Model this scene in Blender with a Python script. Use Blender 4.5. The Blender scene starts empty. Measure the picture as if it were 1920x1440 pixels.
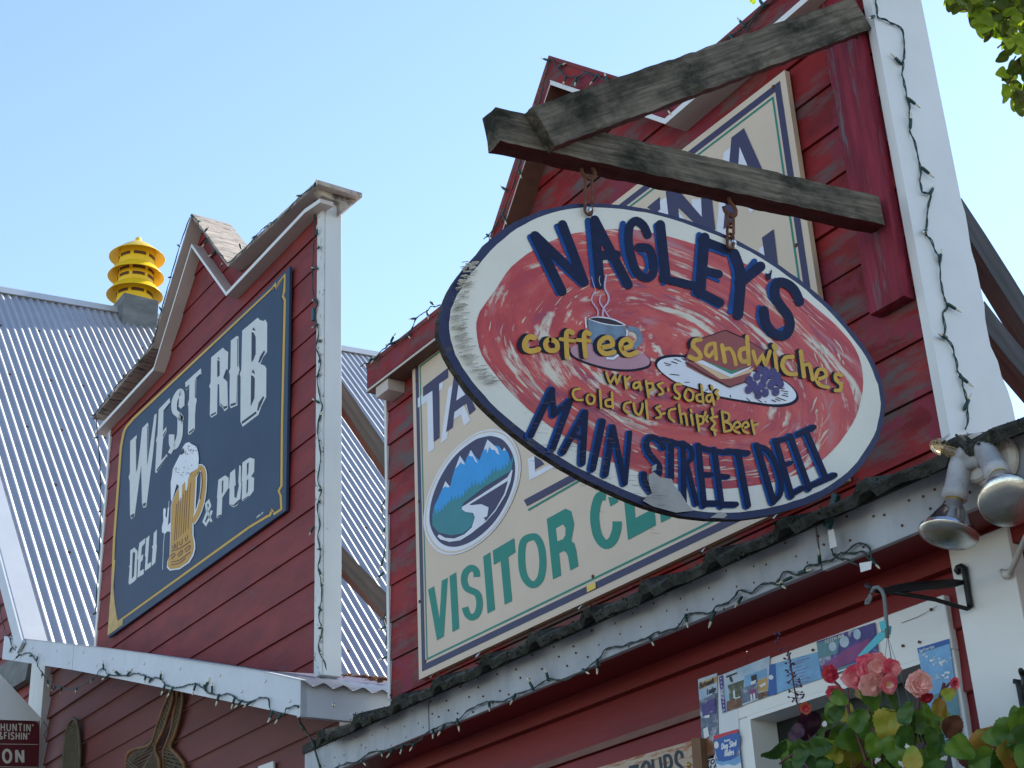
import bpy, bmesh, math, random
from mathutils import Vector, Matrix, noise

random.seed(11)
sc = bpy.context.scene
COL = sc.collection
R = math.radians

# ------------------------------------------------------------------ camera
EYE = Vector((0.0, 0.0, 1.6))
FPX = 2900.0                       # focal length in pixels of a 1920 px wide picture
PITCH, ROLL, YAW = R(25.2736), R(-2.9798), R(34.8953)
FWD = Vector((-math.cos(PITCH)*math.cos(YAW), math.cos(PITCH)*math.sin(YAW), math.sin(PITCH)))
_r = FWD.cross(Vector((0, 0, 1))).normalized()
_u = _r.cross(FWD)
RGT = _r*math.cos(ROLL) + _u*math.sin(ROLL)
UPV = -_r*math.sin(ROLL) + _u*math.cos(ROLL)
cd = bpy.data.cameras.new('camera')
cam = bpy.data.objects.new('camera', cd)
COL.objects.link(cam)
m3 = Matrix((RGT, UPV, -FWD)).transposed()
cam.matrix_world = Matrix.Translation(EYE) @ m3.to_4x4()
cd.sensor_width = 36.0
cd.lens = FPX*36.0/1920.0
cd.clip_start = 0.05
cd.clip_end = 3000
sc.camera = cam

# ------------------------------------------------------------------ light
SUN_AZ, SUN_EL = 104.0, 39.0        # azimuth measured from +X towards +Y
w = bpy.data.worlds.new('World')
sc.world = w
w.use_nodes = True
nt = w.node_tree
sky = nt.nodes.new('ShaderNodeTexSky')
sky.sky_type = 'NISHITA'
sky.sun_disc = False
sky.sun_elevation = R(SUN_EL)
sky.sun_rotation = R(90.0 - SUN_AZ)
sky.air_density = 1.0
sky.dust_density = 0.05
sky.ozone_density = 0.4
nt.links.new(sky.outputs[0], nt.nodes['Background'].inputs[0])
nt.nodes['Background'].inputs[1].default_value = 0.15
sd = bpy.data.lights.new('sun', 'SUN')
sd.energy = 4.9
sd.angle = R(0.5)
sd.color = (1.0, 0.95, 0.86)
sun = bpy.data.objects.new('sun', sd)
COL.objects.link(sun)
S = Vector((math.cos(R(SUN_AZ))*math.cos(R(SUN_EL)), math.sin(R(SUN_AZ))*math.cos(R(SUN_EL)), math.sin(R(SUN_EL))))
sun.rotation_euler = S.to_track_quat('Z', 'Y').to_euler()
sun.location = (0, 20, 20)
sc.view_settings.view_transform = 'Standard'
sc.view_settings.look = 'None'
sc.view_settings.exposure = 1.02
sc.view_settings.gamma = 1.0

# ------------------------------------------------------------------ survey helpers
U = 3.2                            # metres per survey unit: the street fronts stand at y = 3.2
FY = 3.2


def W(x, y, z):
    return Vector((x*U, y*U, z*U + 1.6))


def ray(u, v):
    return RGT*((u - 960.0)/FPX) - UPV*((v - 720.0)/FPX) + FWD


def PY(u, v, y):
    d = ray(u, v)
    return EYE + d*(y/d.y)


def PX(u, v, x):
    d = ray(u, v)
    return EYE + d*(x/d.x)


def PN(u, v, p, n):
    d = ray(u, v)
    return EYE + d*((p - EYE).dot(n)/d.dot(n))


# ------------------------------------------------------------------ materials
MATS = {}


def mat(name, col, rough=0.6, metal=0.0, var=0.18, scale=6.0, stretch=(1, 1, 1), patch=None, pcut=0.6, pscale=None,
        pstretch=None, bump=0.0, bscale=None, spec=0.4, trans=0.0, soft=0.06, patch2=None, p2cut=0.7, p2scale=20.0,
        emit=None, subsurf=0.0, bd=0.004):
    if name in MATS:
        return MATS[name]
    m = bpy.data.materials.new(name)
    m.use_nodes = True
    t = m.node_tree
    N = t.nodes
    L = t.links
    b = N['Principled BSDF']
    b.inputs['Roughness'].default_value = rough
    b.inputs['Metallic'].default_value = metal
    b.inputs['Specular IOR Level'].default_value = spec*0.7
    if trans:
        b.inputs['Transmission Weight'].default_value = trans
    tc = N.new('ShaderNodeTexCoord')

    def tex(sc_, st, detail=6.0, off=0.0, rgh=0.6):
        mp = N.new('ShaderNodeMapping')
        mp.inputs['Scale'].default_value = st
        mp.inputs['Location'].default_value = (off, off*0.7, off*1.3)
        L.new(tc.outputs['Object'], mp.inputs[0])
        n = N.new('ShaderNodeTexNoise')
        n.inputs['Scale'].default_value = sc_
        n.inputs['Detail'].default_value = detail
        n.inputs['Roughness'].default_value = rgh
        L.new(mp.outputs[0], n.inputs['Vector'])
        return n.outputs['Fac']

    def mix(fac, a, c):
        x = N.new('ShaderNodeMix')
        x.data_type = 'RGBA'
        L.new(fac, x.inputs[0])
        for i, q in ((6, a), (7, c)):
            if hasattr(q, 'default_value') or hasattr(q, 'is_linked'):
                L.new(q, x.inputs[i])
            else:
                x.inputs[i].default_value = (*q, 1)
        return x.outputs[2]

    def cut(f, c, s=soft):
        r = N.new('ShaderNodeMapRange')
        r.inputs[1].default_value = c - s
        r.inputs[2].default_value = c + s
        L.new(f, r.inputs[0])
        return r.outputs[0]
    base = tex(scale, stretch)
    c0 = mix(cut(base, 0.5, 0.22), [max(0, q*(1 - var)) for q in col], [min(1, q*(1 + var)) for q in col])
    if patch is not None:
        pf = tex(pscale or scale*1.7, pstretch or stretch, 8.0, 3.7, 0.68)
        c0 = mix(cut(pf, pcut), c0, patch)
    if patch2 is not None:
        pf2 = tex(p2scale, (1, 1, 1), 5.0, 9.1)
        c0 = mix(cut(pf2, p2cut, 0.03), c0, patch2)
    L.new(c0, b.inputs['Base Color'])
    if bump:
        bn = N.new('ShaderNodeBump')
        bn.inputs['Strength'].default_value = bump
        bn.inputs['Distance'].default_value = bd
        L.new(tex(bscale or scale*4, pstretch or stretch, 8.0, 1.3), bn.inputs['Height'])
        L.new(bn.outputs[0], b.inputs['Normal'])
    if emit:
        b.inputs['Emission Color'].default_value = (*emit[0], 1)
        b.inputs['Emission Strength'].default_value = emit[1]
    MATS[name] = m
    return m


RED = (0.205, 0.015, 0.015)
GREYW = (0.15, 0.125, 0.12)
m_red_peel = mat('peeling red paint on boards', RED, 0.6, var=0.5, scale=3.2, stretch=(1, 1, 2.6), patch=(0.11, 0.075, 0.07), pcut=0.565, pscale=3.6,
                 pstretch=(1, 1, 3.6), bump=0.9, bscale=16, soft=0.08, patch2=(0.20, 0.025, 0.04), p2cut=0.58, p2scale=6, spec=0.25)
m_post = mat('peeling red post paint', (0.18, 0.018, 0.032), 0.65, var=0.5, scale=7, stretch=(0.4, 4, 4), patch=(0.12, 0.10, 0.105), pcut=0.60, pscale=7,
             pstretch=(0.35, 4, 4), bump=1.0, bscale=16, soft=0.04, spec=0.25)
m_red = mat('red paint on boards', (0.19, 0.023, 0.020), 0.6, var=0.32, scale=3.0, stretch=(1, 1, 3), patch=(0.10, 0.07, 0.075), pcut=0.66, pscale=5,
            pstretch=(1, 1, 4), bump=0.35, bscale=16, soft=0.05)
m_red_low = mat('faded red lap siding', (0.135, 0.036, 0.030), 0.65, var=0.18, scale=2.0, stretch=(0.6, 1, 4), bump=0.25, bscale=14)
m_red_dark = mat('deep red paint', (0.17, 0.012, 0.012), 0.5, var=0.2, scale=3, stretch=(0.5, 1, 4), bump=0.2)
m_white = mat('weathered white paint', (0.62, 0.62, 0.60), 0.55, var=0.07, scale=5, stretch=(1, 1, 0.3), patch=(0.36, 0.33, 0.29), pcut=0.72, pscale=16,
              pstretch=(1, 1, 0.5), bump=0.25, bscale=30)
m_white_chip = mat('chipped white paint', (0.60, 0.60, 0.58), 0.6, var=0.1, scale=5, patch=(0.17, 0.15, 0.13), pcut=0.60, pscale=30,
                   pstretch=(1, 1, 0.6), bump=0.5, soft=0.03)
m_whiteclean = mat('plain white paint', (0.68, 0.68, 0.66), 0.5, var=0.05, scale=4, bump=0.12, patch=(0.45, 0.41, 0.36), pcut=0.76, pscale=9)
m_fascia = mat('galvanised fascia sheet', (0.36, 0.37, 0.39), 0.5, 0.0, var=0.1, scale=5, stretch=(1, 1, 0.4), patch=(0.25, 0.26, 0.28), pcut=0.58, pscale=8,
               soft=0.14, bump=0.1)
m_fascia_b = mat('pale painted metal fascia', (0.54, 0.56, 0.59), 0.5, var=0.05, scale=3, bump=0.05, patch=(0.48, 0.5, 0.53), pcut=0.62, pscale=7, soft=0.15)
m_beige = mat('beige painted soffit', (0.50, 0.42, 0.37), 0.6, var=0.08, scale=5, bump=0.2, patch=(0.30, 0.23, 0.19), pcut=0.72, pscale=20)
m_oldwood = mat('weathered grey plywood', (0.40, 0.33, 0.27), 0.8, var=0.35, scale=5, stretch=(6, 1, 1), patch=(0.07, 0.06, 0.055), pcut=0.57, pscale=9,
                pstretch=(5, 1, 1), bump=0.9, bscale=14)
m_beam = mat('mossy grey timber', (0.135, 0.112, 0.085), 0.85, var=0.65, scale=11, stretch=(0.35, 9, 9), patch=(0.022, 0.022, 0.015), pcut=0.53, pscale=4.2,
             pstretch=(0.8, 1.6, 1.6), bump=1.0, bscale=13, soft=0.09, spec=0.15, patch2=(0.12, 0.06, 0.048), p2cut=0.70, p2scale=16)
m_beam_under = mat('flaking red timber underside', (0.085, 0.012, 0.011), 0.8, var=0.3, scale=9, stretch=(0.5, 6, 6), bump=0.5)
m_dkbrace = mat('dark weathered brace wood', (0.075, 0.07, 0.07), 0.8, var=0.35, scale=8, stretch=(0.4, 6, 6), bump=0.6)
m_brace = mat('brown weathered brace wood', (0.13, 0.10, 0.08), 0.8, var=0.3, scale=8, stretch=(0.4, 6, 6), bump=0.6)
m_zinc = mat('galvanised corrugated iron', (0.43, 0.425, 0.44), 0.40, 0.62, var=0.1, scale=1.5, bump=0.0, patch=(0.37, 0.365, 0.38), pcut=0.6, pscale=3, soft=0.2, spec=0.6)
m_zinc_flat = mat('flat galvanised flashing', (0.50, 0.51, 0.53), 0.45, 0.3, var=0.07, scale=3)
m_moss = mat('mossy dirty roofing', (0.055, 0.055, 0.048), 0.95, var=0.5, scale=14, patch=(0.02, 0.022, 0.018), pcut=0.52, pscale=22, bump=1.0, bscale=40, soft=0.12)
m_yellow = mat('yellow painted metal', (0.78, 0.50, 0.02), 0.35, var=0.06, scale=4)
m_slot = mat('dark vent slot mesh', (0.10, 0.045, 0.02), 0.7, var=0.3, scale=60)
m_curb = mat('weathered grey board', (0.15, 0.155, 0.155), 0.8, var=0.3, scale=6, stretch=(1, 1, 2), bump=0.3)
m_cable = mat('dark green light cord', (0.03, 0.05, 0.04), 0.5, var=0.1, scale=30)
m_socket = mat('green bulb socket', (0.02, 0.055, 0.045), 0.4, var=0.1, scale=30)
m_tip = mat('clear bulb tip', (0.80, 0.74, 0.55), 0.15, var=0.05, scale=30, trans=0.35, spec=0.6)
m_rust = mat('rusty iron', (0.12, 0.05, 0.028), 0.85, var=0.4, scale=60, bump=0.4)
m_bolt = mat('zinc bolt', (0.65, 0.65, 0.62), 0.3, 0.8, var=0.1, scale=40)
m_black = mat('black wrought iron', (0.012, 0.013, 0.014), 0.45, var=0.2, scale=30)
m_ground = mat('pale gravel', (0.22, 0.20, 0.175), 0.9, var=0.25, scale=30, bump=0.4)
m_road = mat('grey asphalt', (0.10, 0.10, 0.10), 0.9, var=0.2, scale=40, bump=0.3)
m_interior = mat('dark room behind glass', (0.012, 0.014, 0.014), 0.4, var=0.2, scale=3)
m_hookgrey = mat('grey plastic hook', (0.14, 0.15, 0.15), 0.5, var=0.1, scale=30)


def flat(name, col, rough=0.6, var=0.06, **k):
    return mat(name, col, rough, var=var, scale=k.pop('scale', 12), **k)


# ------------------------------------------------------------------ mesh builder
class MB:
    def __init__(self):
        self.v, self.f, self.m = [], [], []

    def add(self, vs, fs, mi=0):
        o = len(self.v)
        self.v += [Vector(p) for p in vs]
        for f in fs:
            self.f.append([i + o for i in f])
            self.m.append(mi)
        return o

    def obox(self, c, a, b, d, mi=0):
        c = Vector(c)
        vs = [c + a*i + b*j + d*k for i in (-1, 1) for j in (-1, 1) for k in (-1, 1)]
        self.add(vs, [(0, 1, 3, 2), (4, 6, 7, 5), (0, 4, 5, 1), (2, 3, 7, 6), (0, 2, 6, 4), (1, 5, 7, 3)], mi)

    def box(self, x0, x1, y0, y1, z0, z1, mi=0):
        self.obox(((x0+x1)/2, (y0+y1)/2, (z0+z1)/2), Vector(((x1-x0)/2, 0, 0)), Vector((0, (y1-y0)/2, 0)), Vector((0, 0, (z1-z0)/2)), mi)

    def prism(self, pts, vec, mi=0, side=None):
        n = len(pts)
        pts = [Vector(p) for p in pts]
        self.add(pts + [p + vec for p in pts], [list(range(n)), list(range(2*n - 1, n - 1, -1))], mi)
        o = len(self.v) - 2*n
        for i in range(n):
            j = (i + 1) % n
            self.f.append([o + j, o + i, o + n + i, o + n + j])
            self.m.append(mi if side is None else side)

    def poly(self, pts, mi=0):
        self.add(pts, [list(range(len(pts)))], mi)

    def tube(self, pts, r, n=8, mi=0, closed=False, caps=True):
        pts = [Vector(p) for p in pts]
        N = len(pts)
        rs = r if isinstance(r, (list, tuple)) else [r]*N
        up = None
        rings = []
        for i, p in enumerate(pts):
            if closed:
                d = pts[(i+1) % N] - pts[i-1]
            else:
                d = pts[min(i+1, N-1)] - pts[max(i-1, 0)]
            if d.length < 1e-9:
                d = Vector((0, 0, 1))
            d.normalize()
            if up is None:
                up = d.orthogonal().normalized()
            else:
                up = up - d*up.dot(d)
                if up.length < 1e-6:
                    up = d.orthogonal()
                up.normalize()
            s = d.cross(up)
            rings.append([p + (up*math.cos(2*math.pi*k/n) + s*math.sin(2*math.pi*k/n))*rs[i] for k in range(n)])
        o = self.add([q for g in rings for q in g], [], mi)
        for i in range(N if closed else N - 1):
            a, b = o + i*n, o + ((i+1) % N)*n
            for k in range(n):
                k2 = (k+1) % n
                self.f.append([a+k, a+k2, b+k2, b+k])
                self.m.append(mi)
        if caps and not closed:
            self.f.append([o + k for k in range(n-1, -1, -1)])
            self.f.append([o + (N-1)*n + k for k in range(n)])
            self.m += [mi, mi]

    def lathe(self, base, axis, prof, n=24, mi=0, cap0=False, cap1=False, mis=None):
        base, ax = Vector(base), Vector(axis).normalized()
        a = ax.orthogonal().normalized()
        b = ax.cross(a)
        o = len(self.v)
        for r, h in prof:
            self.v += [base + ax*h + (a*math.cos(2*math.pi*k/n) + b*math.sin(2*math.pi*k/n))*r for k in range(n)]
        for i in range(len(prof) - 1):
            for k in range(n):
                k2 = (k+1) % n
                self.f.append([o + i*n + k, o + i*n + k2, o + (i+1)*n + k2, o + (i+1)*n + k])
                self.m.append(mis[i] if mis else mi)
        if cap0:
            self.f.append([o + k for k in range(n-1, -1, -1)])
            self.m.append(mi)
        if cap1:
            self.f.append([o + (len(prof)-1)*n + k for k in range(n)])
            self.m.append(mi)

    def build(self, name, mats, parent=None, smooth=False, bevel=0.0, origin=None, fixn=True):
        me = bpy.data.meshes.new(name)
        org = Vector(origin) if origin is not None else (parent.matrix_world.translation.copy() if parent else Vector((0, 0, 0)))
        me.from_pydata([tuple(p - org) for p in self.v], [], self.f)
        if not isinstance(mats, (list, tuple)):
            mats = [mats]
        for q in mats:
            me.materials.append(q)
        for i, p in enumerate(me.polygons):
            p.material_index = min(self.m[i], len(mats) - 1)
            p.use_smooth = smooth
        if fixn:
            bm = bmesh.new()
            bm.from_mesh(me)
            bmesh.ops.recalc_face_normals(bm, faces=bm.faces)
            bm.to_mesh(me)
            bm.free()
        me.update()
        o = bpy.data.objects.new(name, me)
        COL.objects.link(o)
        put(o, org, parent)
        if bevel:
            b = o.modifiers.new('bevel', 'BEVEL')
            b.width = bevel
            b.segments = 2
            b.limit_method = 'ANGLE'
            b.angle_limit = R(40)
        if smooth:
            try:
                me.shade_smooth_by_angle = True
            except Exception:
                pass
        return o


def studs(name, pts, axis, prof, m, parent, n=7):
    """small round heads: one shared mesh, one object each"""
    b = MB()
    b.lathe((0, 0, 0), axis, prof, n, cap1=True)
    me = None
    for p in pts:
        if me is None:
            o = b.build(name, m, None, origin=(0, 0, 0))
            me = o.data
        else:
            o = bpy.data.objects.new(name, me)
            COL.objects.link(o)
        put(o, Vector(p), parent)


WM = {}


def put(o, org, parent):
    """place o at world position org (no rotation), parented"""
    if parent is not None:
        o.parent = parent
        o.location = Vector(org) - WP[parent.name]
    else:
        o.location = org
    WP[o.name] = Vector(org)


WP = {}


def tag(o, label=None, cat=None, group=None, kind=None):
    if label:
        o['label'] = label
    if cat:
        o['category'] = cat
    if group:
        o['group'] = group
    if kind:
        o['kind'] = kind
    return o


def thing(name, loc, label, cat, group=None):
    o = bpy.data.objects.new(name, None)
    COL.objects.link(o)
    o.empty_display_size = 0.1
    o.location = loc
    WP[o.name] = Vector(loc)
    o.matrix_world = Matrix.Translation(Vector(loc))
    return tag(o, label, cat, group)


def plank(name, p, q, wdt, hgt, up, mats, parent, rough=0.0, nx=24, end_mi=None, under=None):
    """sawn timber from p to q, built along its own local x axis so the grain follows it"""
    p, q = Vector(p), Vector(q)
    L_ = (q - p).length
    x = (q - p).normalized()
    z = (Vector(up) - x*Vector(up).dot(x)).normalized()
    y = z.cross(x)
    ny = 3
    vs, fs, ms = [], [], []
    ring = []
    sec = []
    for k in range(ny):
        sec.append((-wdt/2 + wdt*k/ny, -hgt/2))
    for k in range(ny):
        sec.append((wdt/2, -hgt/2 + hgt*k/ny))
    for k in range(ny):
        sec.append((wdt/2 - wdt*k/ny, hgt/2))
    for k in range(ny):
        sec.append((-wdt/2, hgt/2 - hgt*k/ny))
    n = len(sec)
    sd_ = random.random()*50
    for i in range(nx + 1):
        X = L_*i/nx
        for (a, b) in sec:
            f = noise.noise(Vector((X*22 + sd_, a*40, b*40)))*rough + noise.noise(Vector((X*60 + sd_, a*90, b*90)))*rough*0.5
            g = noise.noise(Vector((X*18 - sd_, a*40 + 9, b*40)))*rough
            vs.append((X + (noise.noise(Vector((a*60, b*60, sd_)))*rough*1.5 if i in (0, nx) else 0), a + (f if abs(a) > wdt*0.49 else 0), b + (g if abs(b) > hgt*0.49 else 0)))
    for i in range(nx):
        for k in range(n):
            k2 = (k+1) % n
            fs.append((i*n + k, i*n + k2, (i+1)*n + k2, (i+1)*n + k))
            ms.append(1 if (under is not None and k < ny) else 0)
    fs.append(tuple(range(n-1, -1, -1)))
    fs.append(tuple(nx*n + k for k in range(n)))
    ms += [0, 0]
    me = bpy.data.meshes.new(name)
    me.from_pydata(vs, [], fs)
    for mm in (mats if isinstance(mats, (list, tuple)) else [mats]):
        me.materials.append(mm)
    if under is not None:
        me.materials.append(under)
    for i, pl in enumerate(me.polygons):
        pl.material_index = ms[i]
    me.update()
    o = bpy.data.objects.new(name, me)
    COL.objects.link(o)
    o.rotation_euler = Matrix((x, y, z)).transposed().to_euler()
    put(o, p, parent)
    return o


# ------------------------------------------------------------------ painted artwork on a flat board
def catmull(pts, k=5, closed=False):
    P = [Vector((a[0], a[1], 0)) for a in pts]
    n = len(P)
    out = []
    rng = n if closed else n - 1
    for i in range(rng):
        p0 = P[(i-1) % n] if (closed or i > 0) else P[0]
        p1, p2 = P[i], P[(i+1) % n]
        p3 = P[(i+2) % n] if (closed or i + 2 < n) else P[n-1]
        for j in range(k):
            t = j/k
            q = 0.5*((2*p1) + (p2-p0)*t + (2*p0-5*p1+4*p2-p3)*t*t + (3*p1-p0-3*p2+p3)*t*t*t)
            out.append((q.x, q.y))
    if not closed:
        out.append((P[-1].x, P[-1].y))
    return out


class Art:
    """flat painted shapes lying on a board; pf(u, v, off) is a point of the board's face raised by off"""
    def __init__(self, pf, start=0.0008, step=0.00003):
        self.pf, self.off, self.step = pf, start, step
        self.mb = MB()

    def layer(self, d=0.0004):
        self.off += d

    def poly(self, pts, mi=0):
        self.off += self.step
        self.mb.poly([self.pf(a, b, self.off) for a, b in pts], mi)

    def ribbon(self, pts, wd, mi=0, closed=False, rnd=False):
        self.off += self.step
        pts = [Vector((a[0], a[1], 0)) for a in pts]
        n = len(pts)
        ws = wd if isinstance(wd, (list, tuple)) else [wd]*n
        Ls, Rs = [], []
        for i in range(n):
            a = pts[i-1] if (closed or i > 0) else None
            c = pts[(i+1) % n] if (closed or i < n-1) else None
            d1 = (pts[i] - a).normalized() if a is not None else None
            d2 = (c - pts[i]).normalized() if c is not None else None
            if d1 is None:
                d1 = d2
            if d2 is None:
                d2 = d1
            d = (d1 + d2)
            if d.length < 1e-6:
                d = d1
            d.normalize()
            nn = Vector((-d.y, d.x, 0))
            k = 1/max(0.5, nn.dot(Vector((-d1.y, d1.x, 0))))
            Ls.append(pts[i] + nn*ws[i]/2*k)
            Rs.append(pts[i] - nn*ws[i]/2*k)
        vs = [self.pf(p.x, p.y, self.off) for p in Ls + Rs]
        fs = [(i, (i+1) % n, n + (i+1) % n, n + i) for i in range(n if closed else n-1)]
        self.mb.add(vs, fs, mi)
        if rnd and not closed:
            for e, nb in ((0, 1), (n-1, n-2)):
                d = (pts[e] - pts[nb]).normalized()
                s = Vector((-d.y, d.x, 0))
                h = ws[e]/2
                arc = [pts[e] + (s*math.cos(math.pi*j/6) + d*math.sin(math.pi*j/6))*h for j in range(7)]
                self.mb.poly([self.pf(p.x, p.y, self.off) for p in arc], mi)

    def disc(self, c, r, mi=0, n=14, r2=None, ang=0.0):
        r2 = r2 or r
        ca, sa = math.cos(ang), math.sin(ang)
        self.poly([(c[0] + ca*r*math.cos(t) - sa*r2*math.sin(t), c[1] + sa*r*math.cos(t) + ca*r2*math.sin(t)) for t in [2*math.pi*i/n for i in range(n)]], mi)

    def text(self, s, o, ux, uy, wd, mi=0, gap=0.28, rnd=False):
        x = 0.0
        for ch in s:
            if ch == ' ':
                x += 0.5
                continue
            wch, strokes = FONT[ch]
            for st in strokes:
                if len(st) == 1:
                    a, b = st[0]
                    px = (o[0] + ux[0]*(x+a) + uy[0]*b, o[1] + ux[1]*(x+a) + uy[1]*b)
                    self.disc(px, wd*0.7, mi, 8)
                    continue
                self.ribbon([(o[0] + ux[0]*(x+a) + uy[0]*b, o[1] + ux[1]*(x+a) + uy[1]*b) for a, b in st], wd, mi, rnd=rnd)
            x += wch + gap

    def build(self, name, mats, parent):
        return self.mb.build(name, mats, parent, fixn=False)


def arc(cx, cy, rx, ry, a0, a1, n=9):
    return [(cx + rx*math.cos(R(a0 + (a1-a0)*i/n)), cy + ry*math.sin(R(a0 + (a1-a0)*i/n))) for i in range(n+1)]


FONT = {
    'A': (.7, [[(0, 0), (.35, 1)], [(.35, 1), (.7, 0)], [(.14, .35), (.56, .35)]]),
    'B': (.6, [[(.05, 0), (.05, 1)], [(.05, 1), (.35, 1), (.52, .88), (.52, .64), (.35, .53), (.05, .53)], [(.35, .53), (.58, .4), (.58, .14), (.38, 0), (.05, 0)]]),
    'C': (.65, [arc(.35, .5, .33, .5, 50, 310)]),
    'D': (.65, [[(.05, 0), (.05, 1)], [(.05, 1), (.3, 1), (.55, .8), (.62, .5), (.55, .2), (.3, 0), (.05, 0)]]),
    'E': (.5, [[(.05, 0), (.05, 1)], [(.05, 1), (.5, 1)], [(.05, .53), (.42, .53)], [(.05, 0), (.5, 0)]]),
    'F': (.5, [[(.05, 0), (.05, 1)], [(.05, 1), (.5, 1)], [(.05, .53), (.42, .53)]]),
    'G': (.7, [arc(.35, .5, .33, .5, 50, 340), [(.68, .42), (.4, .42)]]),
    'H': (.65, [[(.05, 0), (.05, 1)], [(.6, 0), (.6, 1)], [(.05, .52), (.6, .52)]]),
    'I': (.1, [[(.05, 0), (.05, 1)]]),
    'K': (.6, [[(.05, 0), (.05, 1)], [(.05, .4), (.55, 1)], [(.22, .6), (.6, 0)]]),
    'L': (.5, [[(.05, 1), (.05, 0)], [(.05, 0), (.5, 0)]]),
    'M': (.8, [[(.05, 0), (.05, 1)], [(.05, 1), (.4, .25)], [(.4, .25), (.75, 1)], [(.75, 1), (.75, 0)]]),
    'N': (.65, [[(.05, 0), (.05, 1)], [(.05, 1), (.6, 0)], [(.6, 0), (.6, 1)]]),
    'O': (.7, [arc(.35, .5, .33, .5, 0, 360, 16)]),
    'P': (.6, [[(.05, 0), (.05, 1)], [(.05, 1), (.38, 1), (.56, .85), (.56, .62), (.38, .47), (.05, .47)]]),
    'R': (.6, [[(.05, 0), (.05, 1)], [(.05, 1), (.38, 1), (.54, .87), (.54, .65), (.38, .52), (.05, .52)], [(.35, .52), (.6, 0)]]),
    'S': (.6, [[(.56, .82), (.45, .96), (.28, 1), (.1, .92), (.05, .74), (.14, .6), (.42, .45), (.55, .3), (.52, .1), (.32, 0), (.12, .04), (.02, .2)]]),
    'T': (.6, [[(0, 1), (.6, 1)], [(.3, 1), (.3, 0)]]),
    'U': (.65, [[(.05, 1), (.05, .3), (.15, .07), (.33, 0), (.5, .07), (.6, .3), (.6, 1)]]),
    'V': (.7, [[(0, 1), (.35, 0)], [(.35, 0), (.7, 1)]]),
    'W': (1., [[(0, 1), (.25, 0)], [(.25, 0), (.5, .9)], [(.5, .9), (.75, 0)], [(.75, 0), (1., 1)]]),
    "'": (.12, [[(.1, 1), (.04, .75)]]),
    '&': (.7, [[(.68, 0), (.15, .72), (.2, .95), (.38, .98), (.45, .8), (.1, .35), (.08, .1), (.28, 0), (.5, .08), (.66, .4)]]),
    'a': (.5, [arc(.25, .3, .22, .3, 0, 360, 12), [(.47, .6), (.47, 0)]]),
    'b': (.5, [[(.03, 1), (.03, 0)], arc(.25, .3, .22, .3, 0, 360, 12)]),
    'c': (.45, [arc(.25, .3, .22, .3, 50, 310)]),
    'd': (.5, [arc(.25, .3, .22, .3, 0, 360, 12), [(.47, 1), (.47, 0)]]),
    'e': (.5, [[(.03, .32), (.46, .32), (.4, .52), (.25, .6), (.1, .52), (.03, .3), (.1, .08), (.25, 0), (.44, .08)]]),
    'g': (.5, [arc(.25, .3, .22, .3, 0, 360, 12), [(.47, .6), (.47, -.15), (.3, -.3), (.05, -.22)]]),
    'i': (.1, [[(.05, .6), (.05, 0)], [(.05, .85)]]),
    'k': (.45, [[(.03, 1), (.03, 0)], [(.03, .25), (.42, .6)], [(.15, .35), (.45, 0)]]),
    'l': (.1, [[(.05, 1), (.05, 0)]]),
    'm': (.75, [[(.03, .6), (.03, 0)], [(.03, .45), (.2, .6), (.36, .5), (.37, 0)], [(.37, .45), (.54, .6), (.7, .5), (.72, 0)]]),
    'n': (.5, [[(.03, .6), (.03, 0)], [(.03, .42), (.25, .6), (.43, .5), (.46, 0)]]),
    'o': (.5, [arc(.25, .3, .22, .3, 0, 360, 12)]),
    'r': (.35, [[(.03, .6), (.03, 0)], [(.03, .4), (.15, .58), (.33, .58)]]),
    's': (.42, [[(.38, .5), (.2, .6), (.05, .48), (.12, .33), (.33, .25), (.38, .1), (.2, 0), (.02, .1)]]),
    't': (.35, [[(.15, .9), (.15, .1), (.32, 0)], [(0, .6), (.32, .6)]]),
    'u': (.5, [[(.03, .6), (.05, .12), (.22, 0), (.45, .15)], [(.46, .6), (.46, 0)]]),
    'w': (.7, [[(0, .6), (.17, 0)], [(.17, 0), (.35, .55)], [(.35, .55), (.52, 0)], [(.52, 0), (.7, .6)]]),
    'y': (.5, [[(.02, .6), (.25, .02)], [(.48, .6), (.15, -.3)]]),
}


def TR(ox, oy, s):
    return lambda pts: [(ox + a/s, oy + b/s) for a, b in pts]

# ================================================================== SETTING
def sheet(name, x0, x1, y0, y1, z, m):
    b = MB()
    b.poly([(x0, y0, z), (x1, y0, z), (x1, y1, z), (x0, y1, z)])
    return tag(b.build(name, m), kind='structure')


sheet('ground', -600, 600, -600, 600, 0.0, m_ground)
sheet('road', -600, 600, -14.0, -5.0, 0.004, m_road)


def clip(poly, z0, z1):
    def half(P, f):
        out = []
        for i in range(len(P)):
            a, b = P[i], P[(i+1) % len(P)]
            fa, fb = f(a), f(b)
            if fa >= 0:
                out.append(a)
            if fa*fb < 0:
                t = fa/(fa - fb)
                out.append((a[0] + (b[0]-a[0])*t, a[1] + (b[1]-a[1])*t))
        return out
    p = half(poly, lambda q: q[1] - z0)
    if len(p) > 2:
        p = half(p, lambda q: z1 - q[1])
    return p


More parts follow.
